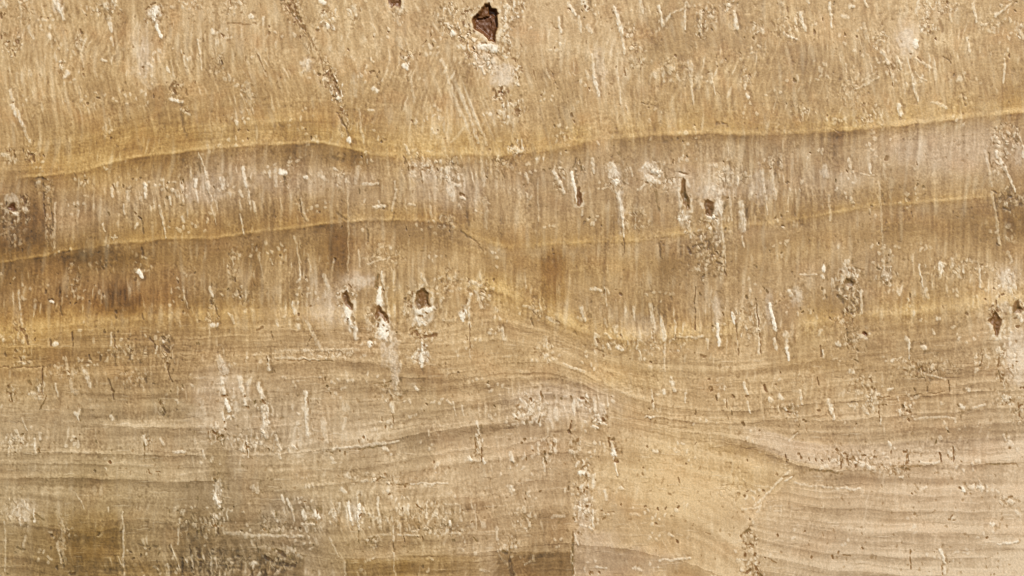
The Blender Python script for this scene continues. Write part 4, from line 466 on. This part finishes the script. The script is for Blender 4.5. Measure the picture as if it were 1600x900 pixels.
rust = (np.exp(-((X - 195) / 80) ** 2 - ((Y - 462) / 32) ** 2) + .5 * np.exp(-((X - 530) / 26) ** 2 - ((Y - 390) / 46) ** 2) + .5 * np.exp(-((X - 60) / 70) ** 2 - ((Y - 470) / 40) ** 2) + .9 * np.exp(-((X - 864) / 20) ** 2 - ((Y - 425) / 36) ** 2) + .5 * np.exp(-((X - 40) / 50) ** 2 - ((Y - 340) / 50) ** 2) + .45 * sm(.2, .6, noise(X / 26, Y / 34, 151)) * sm(320, 180, Y) + .35 * sm(.1, .6, noise(X / 60, Y / 40, 152)))[..., None]
greyr = (.8 * sm(790, 900, Y) * sm(1160, 1230, X) + .4 * sm(1500, 1600, X) * sm(420, 520, Y))[..., None]
hue = hue * (1 + np.clip(greyr, 0, 1) * np.array([-.006, .012, .02]))
hue = hue * (1 + np.clip(oliv, 0, 1) * np.array([-.01, .022, .02])) * (1 + np.clip(rust, 0, 1) * np.array([.01, -.035, -.08]))
hue = hue ** (1 - .38 * np.clip(tnl, -.9, .9))
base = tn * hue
white = np.array([255., 243., 220.]); brown = np.array([106., 61., 21.]); 
ca = np.clip(calc, 0, 1)[..., None]; dk = np.clip(dark, 0, 1)[..., None]
col = base * (1 - ca) + white * ca
mid = np.minimum(np.array([142., 104., 56.]), col * .78)
dcol = np.where(dk < .5, col * (1 - 2 * dk) + mid * 2 * dk, mid * (2 - 2 * dk) + brown * (2 * dk - 1))
dcol = np.where(dk < .0001, col, dcol)
c1 = np.clip(dcol, 0, 255) / 255.
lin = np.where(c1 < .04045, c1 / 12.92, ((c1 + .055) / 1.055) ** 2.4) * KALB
lin = lin.astype(np.float32)

# ------------------------------------------------------------------ material
mat = bpy.data.materials.new("banded_onyx"); mat.use_nodes = True
nt = mat.node_tree; N = nt.nodes; Lk = nt.links; bs = N["Principled BSDF"]
at = N.new("ShaderNodeAttribute"); at.attribute_name = "mineral"
tc = N.new("ShaderNodeTexCoord")
n1 = N.new("ShaderNodeTexNoise"); n1.inputs['Scale'].default_value = 620; n1.inputs['Detail'].default_value = 3
n2 = N.new("ShaderNodeTexNoise"); n2.inputs['Scale'].default_value = 45; n2.inputs['Detail'].default_value = 5
Lk.new(tc.outputs['Object'], n1.inputs['Vector']); Lk.new(tc.outputs['Object'], n2.inputs['Vector'])
mr = N.new("ShaderNodeMapRange"); mr.inputs['To Min'].default_value = .84; mr.inputs['To Max'].default_value = 1.16
mr.inputs['From Min'].default_value = .25; mr.inputs['From Max'].default_value = .75
Lk.new(n1.outputs['Fac'], mr.inputs['Value'])
mx = N.new("ShaderNodeVectorMath"); mx.operation = 'SCALE'
Lk.new(at.outputs['Color'], mx.inputs[0]); Lk.new(mr.outputs['Result'], mx.inputs['Scale'])
Lk.new(mx.outputs['Vector'], bs.inputs['Base Color'])
rr = N.new("ShaderNodeMapRange"); rr.inputs['To Min'].default_value = .38; rr.inputs['To Max'].default_value = .62
Lk.new(n2.outputs['Fac'], rr.inputs['Value']); Lk.new(rr.outputs['Result'], bs.inputs['Roughness'])
bs.inputs['IOR'].default_value = 1.49
bp = N.new("ShaderNodeBump"); bp.inputs['Strength'].default_value = .25; bp.inputs['Distance'].default_value = .0006
Lk.new(n1.outputs['Fac'], bp.inputs['Height']); Lk.new(bp.outputs['Normal'], bs.inputs['Normal'])

# ------------------------------------------------------------------ meshes: one slab, its veins, holes and crystals as parts
Hc = np.where(H < -7, (H + 7) * .42 - 7 * .21, H * .21)      # sawn and polished: shallow relief, real holes
co = np.stack([(X - 800) * S, -Hc * S, (450 - Y) * S], -1).astype(np.float32)
gy_, gx_ = np.gradient(Hc); gx_ = gx_ / np.gradient(xs)[None, :]; gy_ = gy_ / np.gradient(ys)[:, None]
nrm = np.stack([-gx_, -np.ones_like(X), gy_], -1); nrm /= np.linalg.norm(nrm, axis=-1, keepdims=True)
cof = co.reshape(-1, 3); colf = np.concatenate([lin.reshape(-1, 3), np.ones((NX * NY, 1), np.float32)], 1); nf = nrm.reshape(-1, 3).astype(np.float32)
idx = np.arange(NX * NY).reshape(NY, NX)
quads = np.stack([idx[:-1, :-1], idx[1:, :-1], idx[1:, 1:], idx[:-1, 1:]], -1).reshape(-1, 4)
fid = PID[:-1, :-1].reshape(-1)
def build(name, q, extra_co=None, extra_faces=None, extra_col=None, extra_n=None):
    used, inv = np.unique(q, return_inverse=True); f = inv.reshape(-1, 4)
    v = cof[used]; c = colf[used]; n = nf[used]
    if extra_co is not None:
        back = {int(g): k for k, g in enumerate(used)}
        ef = np.array([[back[g] if g >= 0 else len(used) + (-g - 1) for g in fc] for fc in extra_faces])
        v = np.concatenate([v, extra_co]); c = np.concatenate([c, extra_col]); n = np.concatenate([n, extra_n]); f = np.concatenate([f, ef])
    me = bpy.data.meshes.new(name)
    me.vertices.add(len(v)); me.vertices.foreach_set("co", v.astype(np.float32).ravel())
    me.loops.add(f.size); me.loops.foreach_set("vertex_index", f.astype(np.int32).ravel())
    me.polygons.add(len(f)); me.polygons.foreach_set("loop_start", np.arange(0, f.size, 4, dtype=np.int32))
    me.polygons.foreach_set("use_smooth", np.ones(len(f), bool))
    a = me.attributes.new("mineral", 'FLOAT_COLOR', 'POINT'); a.data.foreach_set("color", c.astype(np.float32).ravel())
    me.update(calc_edges=True)
    me.normals_split_custom_set_from_vertices(n)
    me.materials.append(mat)
    o = bpy.data.objects.new(name, me); scene.collection.objects.link(o); return o
# sides and back of the slab (a sawn slab 3 cm thick)
loop = list(idx[0, ::-1]) + list(idx[1:, 0]) + list(idx[-1, 1:]) + list(idx[-2:0:-1, -1])
TH = 0.03
ring = cof[loop].copy(); ring[:, 1] = TH
ex = list(ring); en = []; ctr = ring.mean(0)
for p in ring:
    dv = np.array([p[0], 0, p[2]]); en.append(dv / np.linalg.norm(dv))
ex.append(np.array([0, TH, 0])); en.append(np.array([0, 1., 0])); nl = len(loop)
faces = []
for k in range(nl):
    k2 = (k + 1) % nl; faces.append([int(loop[k2]), int(loop[k]), -(k + 1), -(k2 + 1)])
for k in range(0, nl - 1, 2):
    k2 = (k + 1) % nl; k3 = (k + 2) % nl; faces.append([-(k2 + 1), -(k + 1), -(nl + 1), -(k3 + 1)])
ecol = np.tile(np.array([[.36, .25, .12, 1.]], np.float32), (nl + 1, 1))
slab = build("onyx_specimen", quads[fid == 0], np.array(ex, np.float32), faces, ecol, np.array(en, np.float32))
slab["label"] = "tan and gold banded onyx slab with wavy veins, brown holes and white crystal chips"
slab["category"] = "onyx stone"
for k, (name, label) in parts.items():
    q = quads[fid == k]
    if len(q) < 12: continue
    o = build(name, q); o.parent = slab
    if label: o["label"] = label
